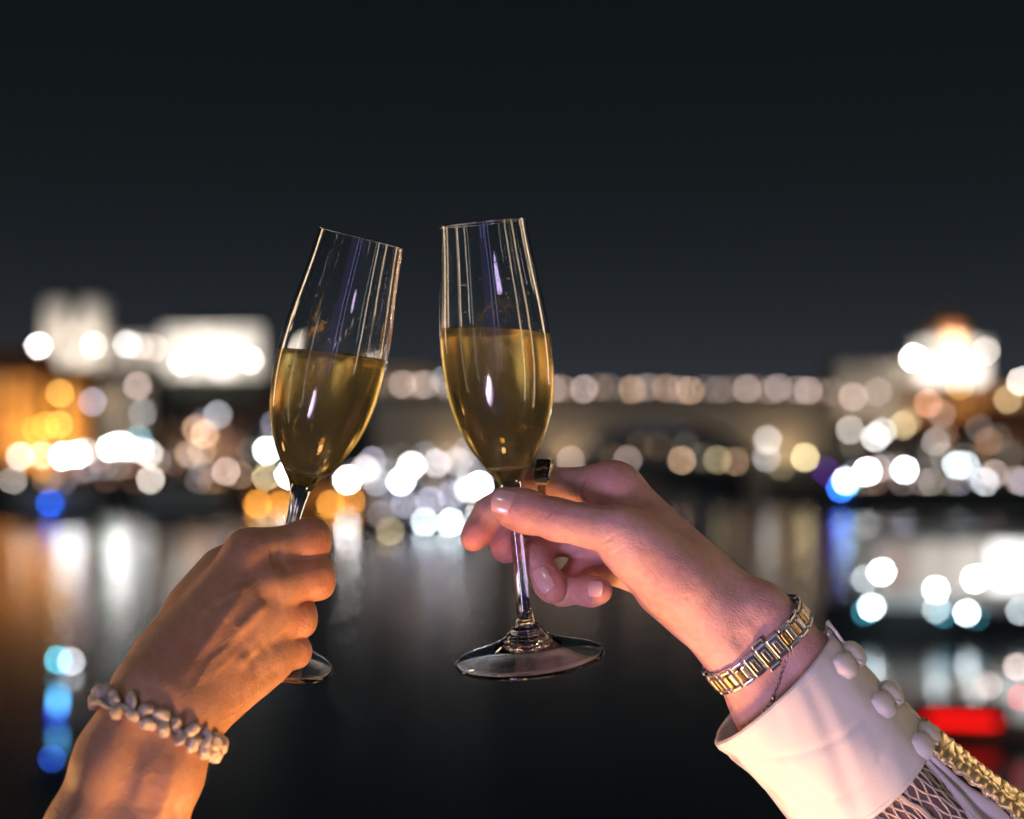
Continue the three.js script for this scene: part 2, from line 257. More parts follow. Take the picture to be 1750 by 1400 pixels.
// left hill and left bank
for (const [px, py, d, c, lv, y0, label] of [
  [66, 593, 560, 'W', 2.4, 34, 'brilliant white lamp below and left of the cathedral'],
  [160, 590, 560, 'G', 0.45, 34, 'dim warm lamp at the foot of the cathedral'],
  [217, 588, 560, 'W', 0.65, 34, 'white lamp right of the cathedral foot'],
  [238, 592, 565, 'G', 0.3, 34, 'faint lamp between the cathedral and the white palace'],
  [263, 595, 560, 'Q', 0.3, 33, 'faint pinkish lamp at the left corner of the white palace'],
  [428, 616, 545, 'W', 0.6, 31, 'white lamp under the right corner of the white palace'],
  [310, 620, 545, 'W', 0.35, 31, 'pale lamp under the left half of the white palace'],
  [38, 628, 300, 'P', 0.38, 2.2, 'pale orange lamp above the far left orange house'],
  [235, 660, 320, 'Q', 0.4, 2.2, 'beige lamp below and right of the cathedral'],
  [158, 687, 172, 'L', 0.33, 2.2, 'pale bluish lamp right of the orange gabled house'],
  [102, 672, 176, 'A', 0.55, 2.2, 'amber lamp at the eaves of the gabled house'],
  [78, 728, 174, 'O', 0.5, 2.2, 'deep orange lamp low before the gabled house, left one'],
  [100, 726, 174, 'A', 0.5, 2.2, 'amber lamp low before the gabled house, right one'],
  [62, 735, 173, 'O', 0.3, 2.2, 'faint orange lamp left of the low orange pair'],
  [34, 780, 156, 'G', 0.72, 2.2, 'cream lamp at the left end of the left quay row'],
  [72, 778, 157, 'G', 0.5, 2.2, 'beige lamp second from the left in the left quay row'],
  [108, 780, 156, 'K', 2.1, 2.2, 'glaring cool white lamp in the left quay row, left of a glaring pair'],
  [132, 777, 156, 'K', 2.1, 2.2, 'glaring cool white lamp in the left quay row, right of a glaring pair'],
  [145, 772, 160, 'G', 0.5, 2.2, 'cream lamp half behind the glaring pair'],
  [188, 766, 157, 'M', 1.3, 2.2, 'mint white lamp, first of the bright trio in the left quay row'],
  [202, 762, 158, 'W', 2.4, 2.2, 'glaring white lamp, middle of the bright trio in the left quay row'],
  [215, 765, 157, 'W', 1.3, 2.2, 'white lamp, last of the bright trio in the left quay row'],
  [236, 752, 168, 'T', 0.42, 2.2, 'teal lamp above the left quay row'],
  [240, 770, 158, 'S', 0.4, 2.2, 'pale lamp right after the bright trio'],
  [254, 775, 155, 'G', 0.7, 2.2, 'cream lamp at the right end of the left quay row'],
  [257, 820, 152, 'G', 0.66, 2.2, 'cream lamp below the right end of the left quay row'],
  [22, 823, 152, 'G', 0.66, 2.2, 'cream lamp below the left end of the left quay row'],
  [150, 800, 153, 'L', 0.14, 2.2, 'faint lilac lamp under the glaring pair'],
  [228, 826, 152, 'D', 0.08, 2.2, 'very faint reddish lamp under the bright trio'],
  [335, 733, 178, 'P', 0.42, 2.2, 'peach lamp before the taller peach house, left one'],
  [350, 742, 177, 'P', 0.55, 2.2, 'peach lamp before the taller peach house, right one'],
  [372, 709, 186, 'S', 0.34, 2.2, 'pale grey lamp over the peach houses'],
  [322, 776, 160, 'P', 0.3, 2.2, 'dim peach lamp at the low peach house'],
  [345, 772, 160, 'P', 0.3, 2.2, 'dim peach lamp right of the low peach house'],
  [386, 806, 154, 'Q', 0.45, 2.2, 'pinkish grey lamp left of the left flute bowl'],
  [410, 812, 156, 'P', 0.18, 2.2, 'faint orange lamp beside the pinkish grey one'],
  [456, 770, 158, 'M', 1.1, 2.2, 'mint white lamp at the left edge of the left flute'],
  [455, 814, 153, 'Y', 0.8, 2.2, 'yellowish lamp under the mint white one at the left flute'],
  [494, 812, 153, 'W', 1.6, 2.2, 'white lamp behind the tip of the left flute bowl'],
  [594, 820, 152, 'W', 2.4, 2.2, 'glaring white lamp right of the left flute bowl tip'],
  [624, 802, 153, 'G', 0.6, 2.2, 'cream lamp beside the glaring one at the left flute'],
  [636, 788, 158, 'L', 0.3, 2.2, 'bluish grey lamp above the cream lamp between the flutes'],
  [660, 808, 158, 'S', 0.22, 2.2, 'faint grey lamp between the flutes'],
  [643, 836, 151, 'S', 0.28, 2.2, 'grey lamp low right of the left flute bowl tip'],
  [440, 862, 143, 'O', 0.7, 0.1, 'orange lamp at the left end of the boathouse'],
  [480, 866, 143, 'O', 0.55, 0.1, 'orange lamp of the boathouse left of the flute stem'],
  [565, 862, 143, 'O', 0.6, 0.1, 'orange lamp of the boathouse right of the flute stem'],
  [600, 856, 143, 'O', 0.5, 0.1, 'orange lamp at the right end of the boathouse'],
]) lamp(px, py, d, c, lv, y0, label);
// between the flutes and behind the right flute
for (const [px, py, d, c, lv, y0, label] of [
  [703, 796, 172, 'W', 1.0, 0, 'white lamp in the gap between the flutes, behind a brighter one'],
  [686, 822, 165, 'K', 2.2, 0, 'glaring white lamp in the gap between the flutes'],
  [745, 792, 172, 'G', 0.55, 0, 'cream lamp in the gap, nearer the right flute'],
  [782, 790, 172, 'G', 0.5, 0, 'cream lamp touching the left edge of the right flute'],
  [800, 770, 175, 'L', 0.2, 0, 'faint lilac lamp behind the left edge of the right flute'],
  [819, 830, 165, 'W', 2.0, 0, 'glaring white lamp left of the right flute bowl tip'],
  [800, 836, 165, 'W', 0.9, 0, 'white lamp close to the glaring one at the right flute tip'],
  [752, 735, 290, 'D', 0.3, 2.2, 'dull red lamp left of the right flute bowl'],
  [690, 762, 290, 'D', 0.16, 2.2, 'faint red lamp in the gap between the flutes'],
  [760, 650, 300, 'S', 0.2, 2.2, 'pale lamp near the top left of the right flute champagne'],
  [667, 908, 95, 'Y', 0.22, 0, 'olive grey lamp low over the water between the flutes'],
]) lamp(px, py, d, c, lv, y0, label);
// bridge lamps: a continuous row
{
  const d = 184.2, top = EYE + (780 - 682) / F * 185 + 0.12;
  for (let i = 0; i < 44; i++) {
    const px = 644 + i * 18.2 + (rnd() - 0.5) * 20, py = 662 + (rnd() - 0.5) * 7 + (px - 960) * 0.008, bright = [0.06, 0.03, 0.25, 0.06, 0.13, 0.2, 0.04, 0.1, 0.28, 0.05, 0.09][i % 11];
    const r = LR * d / F;
    const p = at(px, py, d), h = p.y - top, g = thing('bridge_lamp', V(p.x, top, p.z - 0.8), 'small warm lamp on the lit bridge parapet row', 'street lamp', 'lamps along the bridge parapet');
    part('lamp_post', merge([cyl(0.05, 0.07, h, 8, h / 2), cyl(0.14, 0.17, 0.3, 8, 0.15)]), postMat, g);
    part('lamp_globe', globeGeo, glow(i % 3 ? C.Q : C.P, +(bright * (25 / LR) ** 2).toFixed(2)), g, V(0, h, 0)).scale.setScalar(r);
    part('cap', capGeo, postMat, g, V(0, h + r * 1.05, 0)).scale.setScalar(r * 0.5);
  }
}
for (const [px, py, d, c, lv, y0, label] of [
  [975, 787, 178, 'Q', 0.24, 0, 'beige lamp by the knuckle of the right hand'],
  [1073, 786, 178, 'Q', 0.2, 0, 'grey lamp just above the back of the right hand'],
  [1165, 787, 178, 'P', 0.36, 0, 'peach lamp alone under the middle of the bridge'],
  [1226, 786, 178, 'Y', 0.22, 0, 'olive lamp of an overlapping pair under the bridge'],
  [1257, 789, 178, 'P', 0.2, 0, 'brownish lamp of an overlapping pair under the bridge'],
  [1312, 752, 180, 'W', 0.38, 0, 'whitish lamp on the right bridge pier, upper one'],
  [1310, 783, 178, 'S', 0.26, 0, 'grey lamp on the right bridge pier, lower one'],
  [1336, 798, 178, 'Y', 0.1, 0, 'very faint lamp between the grey and the yellow one'],
  [1376, 782, 178, 'Y', 0.78, 0, 'distinct yellow lamp at the right end of the bridge arches'],
  [1365, 698, 186, 'S', 0.24, 10, 'grey lamp just under the bridge row near its right end'],
  [1340, 735, 186, 'Y', 0.14, 5, 'faint yellow lamp on the right bridge pier'],
  [1365, 735, 186, 'Y', 0.2, 5, 'pale yellow lamp right of the right bridge pier'],
  [905, 720, 190, 'S', 0.16, 4, 'faint lamp behind the right flute under the bridge'],
  [965, 705, 190, 'S', 0.12, 4, 'faint grey lamp under the bridge row, right of the right flute'],
]) lamp(px, py, d, c, lv, y0, label);
// right bank
for (const [px, py, d, c, lv, y0, label] of [
  [1562, 612, 300, 'W', 2.6, 14, 'glaring white lamp at the left corner of the white museum'],
  [1628, 610, 300, 'W', 2.2, 14, 'glaring white lamp before the middle of the white museum'],
  [1685, 600, 305, 'G', 0.45, 14, 'cream lamp at the right corner of the white museum'],
  [1458, 678, 300, 'Q', 0.3, 2.2, 'beige lamp low on the beige museum wing'],
  [1500, 670, 300, 'Q', 0.2, 2.2, 'faint beige lamp on the beige museum wing'],
  [1586, 690, 290, 'D', 0.42, 2.2, 'rusty orange lamp under the left end of the orange wing'],
  [1640, 660, 295, 'A', 0.3, 2.2, 'amber lamp at the middle of the orange wing'],
  [1722, 683, 250, 'Y', 0.3, 2.2, 'olive cream lamp near the right picture edge, under the orange wing'],
  [1745, 652, 250, 'G', 0.9, 2.2, 'bright cream lamp at the right picture edge beside the orange wing'],
  [1453, 735, 170, 'G', 0.42, 2.2, 'grey cream lamp left of the soft white one on the right bank'],
  [1496, 748, 165, 'W', 0.75, 2.2, 'soft white lamp on the right bank, right of the grey cream one'],
  [1508, 738, 167, 'W', 0.45, 2.2, 'soft white lamp just behind another on the right bank'],
  [1542, 728, 168, 'Y', 0.32, 2.2, 'olive grey lamp right of the soft white one'],
  [1550, 722, 170, 'Y', 0.16, 2.2, 'faint olive lamp behind the olive grey one'],
  [1690, 755, 165, 'D', 0.14, 2.2, 'faint brown lamp on the dark right bank houses'],
  [1482, 806, 146, 'W', 2.4, 2.2, 'glaring white lamp on the right quay, beside the cyan one'],
  [1446, 822, 144, 'K', 1.2, 2.2, 'cyan white lamp at the left end of the right quay'],
  [1448, 828, 143, 'T', 0.7, 2.2, 'blue-green lamp under the cyan white one on the right quay'],
  [1412, 806, 150, 'U', 0.12, 0, 'dim violet lamp left of the right quay lamps'],
  [1437, 834, 142.5, 'B', 1.3, 0, 'blue lamp at the water under the cyan white one, colouring the reflection'],  // placed to give the blue reflection column on the water
  [1546, 803, 146, 'L', 1.5, 2.2, 'bright bluish white lamp, third along the right quay'],
  [1592, 825, 144, 'G', 0.26, 2.2, 'faint cream lamp in the middle of the right quay'],
  [1634, 795, 146, 'K', 0.8, 2.2, 'cool white lamp, left of a close pair on the right quay'],
  [1650, 796, 146, 'K', 0.9, 2.2, 'cool white lamp, right of a close pair on the right quay'],
  [1684, 829, 144, 'S', 0.95, 2.2, 'white lamp low on the right quay'],
  [1700, 810, 146, 'Q', 0.3, 2.2, 'pinkish lamp behind the low white one on the right quay'],
  [1740, 820, 145, 'Q', 0.3, 2.2, 'pinkish lamp at the right picture edge on the quay'],
  [1575, 838, 143, 'Q', 0.2, 2.2, 'faint pink lamp on the right quay edge, left'],
  [1640, 845, 143, 'L', 0.3, 2.2, 'faint lilac lamp on the right quay edge, middle'],
  [1748, 850, 143, 'L', 0.4, 2.2, 'lilac lamp at the right picture edge, near the water'],
]) lamp(px, py, d, c, lv, y0, label);

// dense weaker lamps of the town, too alike to tell apart
for (let i = 0; i < 44; i++) { const px = 10 + rnd() * 600, py = 705 + rnd() ** 0.8 * 125; lamp(px, py, py > 790 ? 152 + rnd() * 4 : 160 + rnd() * 90, ['Q', 'G', 'P', 'S', 'A', 'D', 'L'][i % 7], 0.05 + 0.16 * rnd() ** 2, 2.2, 'faint blurred lamp among the crowded lights of the left bank', 'faint lamps of the left bank'); }
for (let i = 0; i < 34; i++) { const px = 1435 + rnd() * 320, py = 700 + rnd() ** 0.8 * 145; lamp(px, py, py > 780 ? 142 + rnd() * 3 : 150 + rnd() * 90, ['Q', 'G', 'L', 'S', 'Y', 'D', 'Q'][i % 7], 0.05 + 0.18 * rnd() ** 2, 2.2, 'faint blurred lamp among the crowded lights of the right bank', 'faint lamps of the right bank'); }
for (let i = 0; i < 26; i++) { const px = 620 + rnd() * 240, py = 775 + rnd() * 90; lamp(px, py, 105 + rnd() * 3, ['Q', 'L', 'S', 'G', 'K'][i % 5], 0.05 + 0.15 * rnd() ** 2, 0.9, 'faint blurred lamp among the lights massed between the two flutes', 'faint lamps between the flutes'); }

// ---------- boats and floats ----------
const hullDark = std(0.03, 0.034, 0.04, 0.5), whitePaint = std(0.7, 0.7, 0.68, 0.45), woodDark = std(0.12, 0.07, 0.04, 0.6);
function hull(len, wid, h) { // pointed at +x
  const s = new THREE.Shape(); s.moveTo(-len / 2, -wid / 2); s.lineTo(len * 0.3, -wid / 2); s.quadraticCurveTo(len * 0.45, -wid * 0.3, len / 2, 0); s.quadraticCurveTo(len * 0.45, wid * 0.3, len * 0.3, wid / 2); s.lineTo(-len / 2, wid / 2); s.closePath();
  return new THREE.ExtrudeGeometry(s, { depth: h, bevelEnabled: true, bevelSize: 0.08, bevelThickness: 0.08, bevelSegments: 2 }).rotateX(-Math.PI / 2);
}
function tourBoat(px0, px1, d, o) {
  const x0 = (px0 - 875) / F * d, x1 = (px1 - 875) / F * d, L = x1 - x0, g = thing('tour_boat', V((x0 + x1) / 2, 0, -d), o.label, 'boat', o.group);
  part('hull', hull(L, o.wid ?? 4, o.hullH ?? 0.9), o.hull ?? hullDark, g);
  const y0 = (o.hullH ?? 0.9) + 0.08, H = o.cabH ?? 1.7, W = (o.wid ?? 4) * 0.8, L2 = L * 0.7, cx = -L * 0.06;
  part('cabin', merge([box(L2, 0.45, W, cx, y0 + 0.225), box(L2 + 0.5, 0.16, W + 0.4, cx, y0 + H + 0.08), box(L2 * 0.98, H - 0.46, 0.1, cx, y0 + 0.455 + (H - 0.46) / 2 - 0.002, -W * 0.3)]), o.cab ?? whitePaint, g);
  const n = o.n ?? 8, cw = L2 / n;
  for (let i = 0; i < n; i++) {
    part('window_post', box(0.08, H - 0.46, 0.08), o.cab ?? whitePaint, g, V(cx - L2 / 2 + i * cw + 0.04, y0 + 0.45 + (H - 0.46) / 2, W / 2 - 0.04));
    part('lit_window', box(cw - 0.14, H - 0.62, 0.05), glow(o.wc[i % o.wc.length], o.wl[i % o.wl.length]), g, V(cx - L2 / 2 + (i + 0.5) * cw + 0.04, y0 + 0.45 + (H - 0.46) / 2, W / 2 - 0.06));
  }
  part('rail', merge([bar(V(L * 0.3, y0 + 0.7, 0), V(L * 0.46, y0 + 0.7, 0), 0.03), bar(V(L * 0.3, y0, 0), V(L * 0.3, y0 + 0.7, 0), 0.03), bar(V(L * 0.46, y0, 0), V(L * 0.46, y0 + 0.7, 0), 0.03)]), whitePaint, g);
  return g;
}
// small lamp on a boat or float
function boatLamp(px, py, d, col, level, label, y0, size = 1, group) {
  if (level >= 1) level *= 1.3;
  const p = at(px, py, d), r = LR * size * d / F, h = Math.max(0.05, p.y - y0), g = thing('deck_lamp', V(p.x, y0, p.z), label, 'lamp', group);
  part('lamp_post', merge([cyl(r * 0.25, r * 0.35, h, 8, h / 2), cyl(r * 0.8, r * 0.9, Math.min(0.05, h * 0.4), 8, Math.min(0.05, h * 0.4) / 2)]), ironMat, g);
  part('lamp_globe', globeGeo, glow(C[col], +(level * (25 / LR / size) ** 2).toFixed(2)), g, V(0, h, 0)).scale.setScalar(r);
  part('cap', capGeo, ironMat, g, V(0, h + r * 1.02, 0)).scale.setScalar(r * 0.5);
}
tourBoat(615, 860, 106, { label: 'lit tour boat moored beyond the gap between the flutes', n: 9, cabH: 1.6, hullH: 0.8, wc: [C.Q, C.L, C.K], wl: [0.25, 0.35, 0.3, 0.2] });
for (const [px, py, c, lv, l] of [[726, 893, 'K', 0.95, 'cyan white lamp low on the tour boat, left of a pair'], [771, 893, 'K', 1.2, 'cyan white lamp low on the tour boat, right of a pair'], [735, 856, 'L', 0.35, 'lilac lamp on the tour boat roof'], [692, 862, 'L', 0.25, 'faint lilac lamp on the tour boat, left of its middle'], [772, 845, 'L', 0.3, 'lilac lamp on the tour boat roof beside the right flute'], [650, 880, 'Q', 0.12, 'faint lamp at the left end of the tour boat']]) boatLamp(px, py, 103.5, c, lv, l, 0.4);
// dark moored boats before the left quay
tourBoat(20, 200, 128, { label: 'dark moored boat at the left, before the quay lamps', n: 6, cabH: 1.2, hullH: 0.7, wc: [C.G], wl: [0.012, 0.02] });
tourBoat(230, 420, 132, { label: 'dark moored boat left of the left hand', n: 6, cabH: 1.2, hullH: 0.7, wc: [C.G], wl: [0.012, 0.02] });
boatLamp(85, 860, 126, 'B', 0.5, 'deep blue lamp on the dark boat at the left', 0.9);
// floating buoys with blue lamps
function buoy(px, py, d, label) {
  const p = at(px, py, d), g = thing('buoy', V(p.x, 0, p.z), label, 'buoy');
  part('float', new THREE.LatheGeometry([[0, -0.1], [0.22, -0.08], [0.28, 0.04], [0.24, 0.12], [0.06, 0.16], [0, 0.16]].map(([x, y]) => new THREE.Vector2(x, y)), 20), std(0.05, 0.06, 0.2, 0.5), g);
  part('mooring_ring', new THREE.TorusGeometry(0.06, 0.015, 8, 16), ironMat, g, V(0.2, 0.16, 0));
}
buoy(112, 1150, 36.2, 'dark buoy carrying a cyan and a pale blue lamp at the left'); 
boatLamp(99, 1128, 36.4, 'T', 0.85, 'cyan lamp of the pair on the left buoy', 0.1, 1); boatLamp(122, 1131, 35.9, 'S', 0.5, 'pale blue lamp of the pair on the left buoy', 0.1, 1);
{ // glowing tube on a float, standing for an elongated cyan glow on the water
  const d = 29, p = at(99, 1200, d), g = thing('cyan_glow', V(p.x, 0, p.z), 'upright cyan glow low on the water under the buoy lamps at the left', 'marker light');
  part('float', new THREE.LatheGeometry([[0, -0.1], [0.2, -0.08], [0.25, 0.02], [0.1, 0.06], [0, 0.06]].map(([x, y]) => new THREE.Vector2(x, y)), 20), std(0.05, 0.06, 0.2, 0.5), g);
  part('light_tube', new THREE.CapsuleGeometry(0.045, 0.24, 6, 14), glow([0.1, 0.5, 1], 9), g, V(0, p.y + 0.02, 0)); part('light_tube', new THREE.CapsuleGeometry(0.03, 0.1, 6, 14), glow([0.02, 0.06, 1], 7), g, V(-0.03, p.y - 0.2, 0.03));
}
buoy(88, 1318, 24.3, 'small dark buoy near the bottom left corner'); boatLamp(88, 1309, 24.5, 'B', 0.33, 'deep blue lamp on the small buoy at the bottom left', 0.1, 1);
{ // restaurant boat at the right
  const d = 42, X = (px) => (px - 875) / F * d, Y = (py) => EYE - (py - 780) / F * d, x0 = X(1435), x1 = X(1435) + 16, L = x1 - x0;
  const g = thing('restaurant_boat', V((x0 + x1) / 2, 0, -d - 2.5), 'brightly lit white restaurant boat moored at the right', 'boat');
  part('hull', hull(L, 5, 0.75).rotateY(Math.PI), hullDark, g);
  const cx = 0.3, Lc = L - 1.6, y0 = 0.84, top = Y(925);
  part('cabin', merge([box(Lc, 0.35, 4, cx, y0 + 0.175), box(Lc + 0.6, 0.14, 4.6, cx, top + 0.07), box(Lc, top - y0 - 0.36, 0.1, cx, (top + y0 + 0.35) / 2, -1.4)]), whitePaint, g);
  const n = 14, cw = Lc / n; const lv = [0.4, 0.6, 0.75, 2.6, 2.6, 2.8, 2.4, 2.2, 1.5, 0.8, 1.6, 0.6, 0.9, 1.2], cc = [C.Q, C.G, C.G, C.W, C.W, C.W, C.W, C.W, C.W, C.G, C.W, C.G, C.Q, C.W];
  for (let i = 0; i < n; i++) {
    const xx = cx - Lc / 2 + (i + 0.5) * cw;
    part('window_post', box(0.08, top - y0 - 0.36, 0.08), whitePaint, g, V(xx - cw / 2 + 0.04, (top + y0 + 0.35) / 2, 1.96));
    part('lit_window', box(cw - 0.14, top - y0 - 0.55, 0.05), glow(cc[i], lv[i]), g, V(xx + 0.04, (top + y0 + 0.35) / 2, 1.94));
  }
  part('roof_rail', merge([bar(V(cx - Lc / 2, top + 0.7, 2), V(cx + Lc / 2, top + 0.7, 2), 0.025), ...Array.from({ length: 9 }, (_, i) => bar(V(cx - Lc / 2 + i * Lc / 8, top + 0.14, 2), V(cx - Lc / 2 + i * Lc / 8, top + 0.7, 2), 0.025))]), whitePaint, g);
}
for (const [px, py, c, lv, l, s] of [[1507, 978, 'W', 2.2, 'warm white round lamp at the left end of the restaurant boat'], [1666, 990, 'W', 2.2, 'white round lamp in the middle of the restaurant boat'], [1478, 990, 'K', 0.4, 'cool lamp behind the round one on the restaurant boat'],
  [1490, 1038, 'K', 1.3, 'cool white side lamp of the restaurant boat, first from the left'], [1600, 1008, 'K', 1.1, 'cool white lamp over the second side lamp of the restaurant boat'], [1600, 1042, 'K', 0.45, 'cool white side lamp of the restaurant boat, second from the left'], [1652, 1048, 'K', 1.6, 'cool white side lamp of the restaurant boat, third from the left'], [1742, 1045, 'K', 0.6, 'cool white side lamp of the restaurant boat at the right picture edge'],
  [1478, 1046, 'T', 0.26, 'blue-green halo at the restaurant boat hull, left'], [1612, 1050, 'T', 0.2, 'blue-green halo at the restaurant boat hull, middle'], [1668, 1055, 'T', 0.22, 'blue-green halo at the restaurant boat hull, right']]) boatLamp(px, py, 41.8, c, lv, l, 0.35);  // blue-green ones stand in for a bluish halo along the hull
{ // pontoon with a red light tube
  const d = 27, p0 = at(1588, 1232, d), p1 = at(1700, 1238, d), g = thing('light_bar', V((p0.x + p1.x) / 2, p0.y - 0.12, p0.z), 'glowing red light bar low over the water above the lace sleeve', 'light bar');
part('light_tube', new THREE.CapsuleGeometry(0.06, p1.x - p0.x, 6, 14).rotateZ(Math.PI / 2), glow([1, 0.006, 0.004], 2.8), g, V(0, 0.12, 0), [0, 0, -0.05]);
  part('blocker_board', new RoundedBoxGeometry(p1.x - p0.x + 0.7, 0.62, 0.05, 2, 0.02).translate(0, 0.2, -0.1), hullDark, g);  // added dark board, hides the boat reflections behind the red tube
  part('bracket', merge([box(p1.x - p0.x + 0.1, 0.03, 0.1, 0, 0.03), box(0.04, 0.1, 0.04, -0.5, 0.06, 0.02), box(0.04, 0.1, 0.04, 0.5, 0.06, 0.02)]), ironMat, g);
  const f = thing('pontoon', V(p0.x + 0.9, 0, p0.z - 0.2), 'low dark floating pontoon under the red light bar', 'pontoon');
  part('float_deck', merge([box(3.6, 0.1, 1.4, 0, 0.15), box(0.5, 0.22, 1.3, -1.4, 0), box(0.5, 0.22, 1.3, 0, 0), box(0.5, 0.22, 1.3, 1.4, 0)]), woodDark, f);
  boatLamp(1738, 1140, 27.2, 'Q', 0.5, 'pinkish white lamp above the red bar at the right edge', 0.2); boatLamp(1690, 1172, 27.2, 'Q', 0.22, 'faint pink lamp above the red bar', 0.2); boatLamp(1745, 1192, 27.2, 'R', 0.35, 'dim red lamp right of the red bar', 0.2); boatLamp(1720, 1200, 27.2, 'R', 0.14, 'very dim red lamp between the red bar and the dim red lamp', 0.2);
}

for (let i = 0; i < 26; i++) { // unseen lamps along both quays beyond the picture, placed to brighten the champagne
  const left = i < 13, k = i % 13, px = left ? -120 - k * 190 - rnd() * 60 : 1880 + k * 190 + rnd() * 60, g = lamp(px, 770 + rnd() * 40, 152, ['W', 'G', 'O', 'Y', 'P', 'W'][i % 6], 1.2, 2.2, `unseen quay lamp in the row beyond the ${left ? 'left' : 'right'} picture edge`, `unseen quay lamps beyond the ${left ? 'left' : 'right'} picture edge`); void g;
}

// ---------- the near deck, unseen around the view: placed to light the hands and show in the glass ----------
{
  const deck = part('terrace_floor', merge([box(14, 0.12, 9, 0, 3.4, 3.6), box(1.6, 0.12, 1.3, -1.85, 3.4, -1.56), box(1.6, 0.12, 1.3, 1.85, 3.4, -1.56)]), woodDark, scene); tag(deck, null, null, null, 'structure');
  const t = thing('unseen_table', V(0.02, 3.46, -0.66), 'unseen small round table below the view, carrying the lanterns', 'table');
  part('table_top', new THREE.CylinderGeometry(0.34, 0.33, 0.03, 40).translate(0, 0.735, 0), woodDark, t);
  part('unseen_tablecloth', merge([new THREE.CylinderGeometry(0.346, 0.346, 0.004, 48).translate(0, 0.7525, 0), new THREE.CylinderGeometry(0.349, 0.37, 0.2, 48, 1, true).translate(0, 0.654, 0)]), std(0.75, 0.72, 0.68, 0.9), t);  // out of view; pale cloth throws warm light into the glass feet
  part('column_leg', merge([cyl(0.03, 0.035, 0.7, 14, 0.37), cyl(0.2, 0.22, 0.025, 28, 0.0125)]), ironMat, t);
}
// out-of-view lantern that lights the hands and glass feet: base, glass chimney, bulb with its own light
function lantern(pos, color, power, level, label) {
  const g = thing('unseen_lantern', pos, label, 'lantern');
  part('lantern_base', cyl(0.045, 0.05, 0.03, 20, 0.015), ironMat, g);
  const b = part('bulb_lamp', new THREE.SphereGeometry(0.032, 20, 14), glow(color, level), g, V(0, 0.085, 0));
  part('lantern_frame', merge([...[0, 1, 2, 3].map((i) => bar(V(0.042 * Math.cos(i * 1.571), 0.03, 0.042 * Math.sin(i * 1.571)), V(0.042 * Math.cos(i * 1.571), 0.14, 0.042 * Math.sin(i * 1.571)), 0.002)), new THREE.TorusGeometry(0.042, 0.003, 6, 24).rotateX(Math.PI / 2).translate(0, 0.14, 0)]), ironMat, g);
  const l = new THREE.PointLight(new THREE.Color().setRGB(...color), power); l.name = 'unseen_lantern_light'; l.position.set(0, 0.085, 0); l.castShadow = true; l.shadow.radius = 1.5; g.add(l);
}
{ const c = thing('unseen_lantern_stand', V(-0.015, 4.2145, -0.56), 'unseen short iron stand carrying the nearest warm lantern below the view', 'stand'); part('stem', cyl(0.012, 0.016, 0.33, 14, 0.165), ironMat, c); part('plate', cyl(0.07, 0.06, 0.012, 24, 0.336), ironMat, c); part('foot_ring', cyl(0.06, 0.065, 0.012, 24, 0.006), ironMat, c); }  // out of view, raises the lantern towards the hands
lantern(V(-0.015, 4.557, -0.56), [1, 0.5, 0.17], 0.62, 24, 'unseen warm lantern below the view, lighting the hands, nearest the viewer');
lantern(V(-0.13, 4.215, -0.72), [1, 0.52, 0.19], 0.5, 14, 'unseen small warm lantern on the table below the view, at its left');
lantern(V(0.2, 4.215, -0.76), [1, 0.56, 0.24], 0.5, 14, 'unseen small warm lantern on the table below the view, at its right');
{ const p = thing('unseen_lantern_post', V(-0.62, 3.46, -0.86), 'unseen slim dark post with a lantern, out of view left of the hands', 'post'); part('shaft', cyl(0.02, 0.025, 1.2, 12, 0.6), ironMat, p); part('shelf', cyl(0.09, 0.08, 0.02, 24, 1.21), ironMat, p); lantern(V(-0.62, 4.68, -0.86), [1, 0.48, 0.15], 0.55, 20, 'unseen warm lantern on the slim post, lighting the left arm edge'); }  // out of view, lights the left edge of the left arm
// tall lamps out of view, placed for streaks in the glass: a slim box with a glowing face and a light of the same size
function unseenTallLamp(x, z, y0, w, h, color, level, label, power, aim) {
  const g = thing('unseen_tall_lamp', V(x, y0, z), label, 'floor lamp');
  g.rotation.y = Math.atan2((aim?.x ?? 0) - x, (aim?.z ?? -0.7) - z);
  part('lamp_case', merge([box(w + 0.04, h + 0.06, 0.06, 0, 0.25 + h / 2, -0.035), box(w * 0.5, 0.24, 0.04, 0, 0.12, -0.035), box(w + 0.2, 0.025, 0.24, 0, 0.0125, -0.035)]), ironMat, g);
  part('lamp_face', box(w, h, 0.006, 0, 0.25 + h / 2, 0), glow(color, level), g);
  if (power) { const l = new THREE.RectAreaLight(new THREE.Color().setRGB(...color), power, w, h); l.name = 'lamp_face_light'; l.position.set(0, 0.25 + h / 2, 0.012); l.rotation.y = Math.PI; g.add(l); }
}
unseenTallLamp(2.0, -0.35, 4.0, 0.1, 1.5, [1, 0.72, 0.42], 9, 'unseen tall warm lamp out of view to the right', 0);
unseenTallLamp(1.75, 0.45, 4.0, 0.07, 1.4, [1, 0.8, 0.58], 9, 'second unseen tall warm lamp out of view to the right', 0);
unseenTallLamp(-1.9, -0.2, 4.0, 0.06, 1.3, [1, 0.78, 0.55], 4, 'unseen tall warm lamp out of view to the left', 0);
unseenTallLamp(-1.5, 0.9, 4.0, 0.04, 1.3, [0.9, 0.95, 1], 4, 'unseen slim white lamp out of view to the left', 0);
unseenTallLamp(0.5, 2.2, 4.1, 0.06, 1.4, [0.35, 0.4, 1], 4, 'unseen slim blue lamp behind the viewer, for a streak in the glass', 0);
unseenTallLamp(1.45, -1.75, 4.75, 0.1, 1.3, [1, 0.78, 0.52], 9, 'unseen tall warm lamp right of the view, placed to brighten the glass feet and edges', 0);
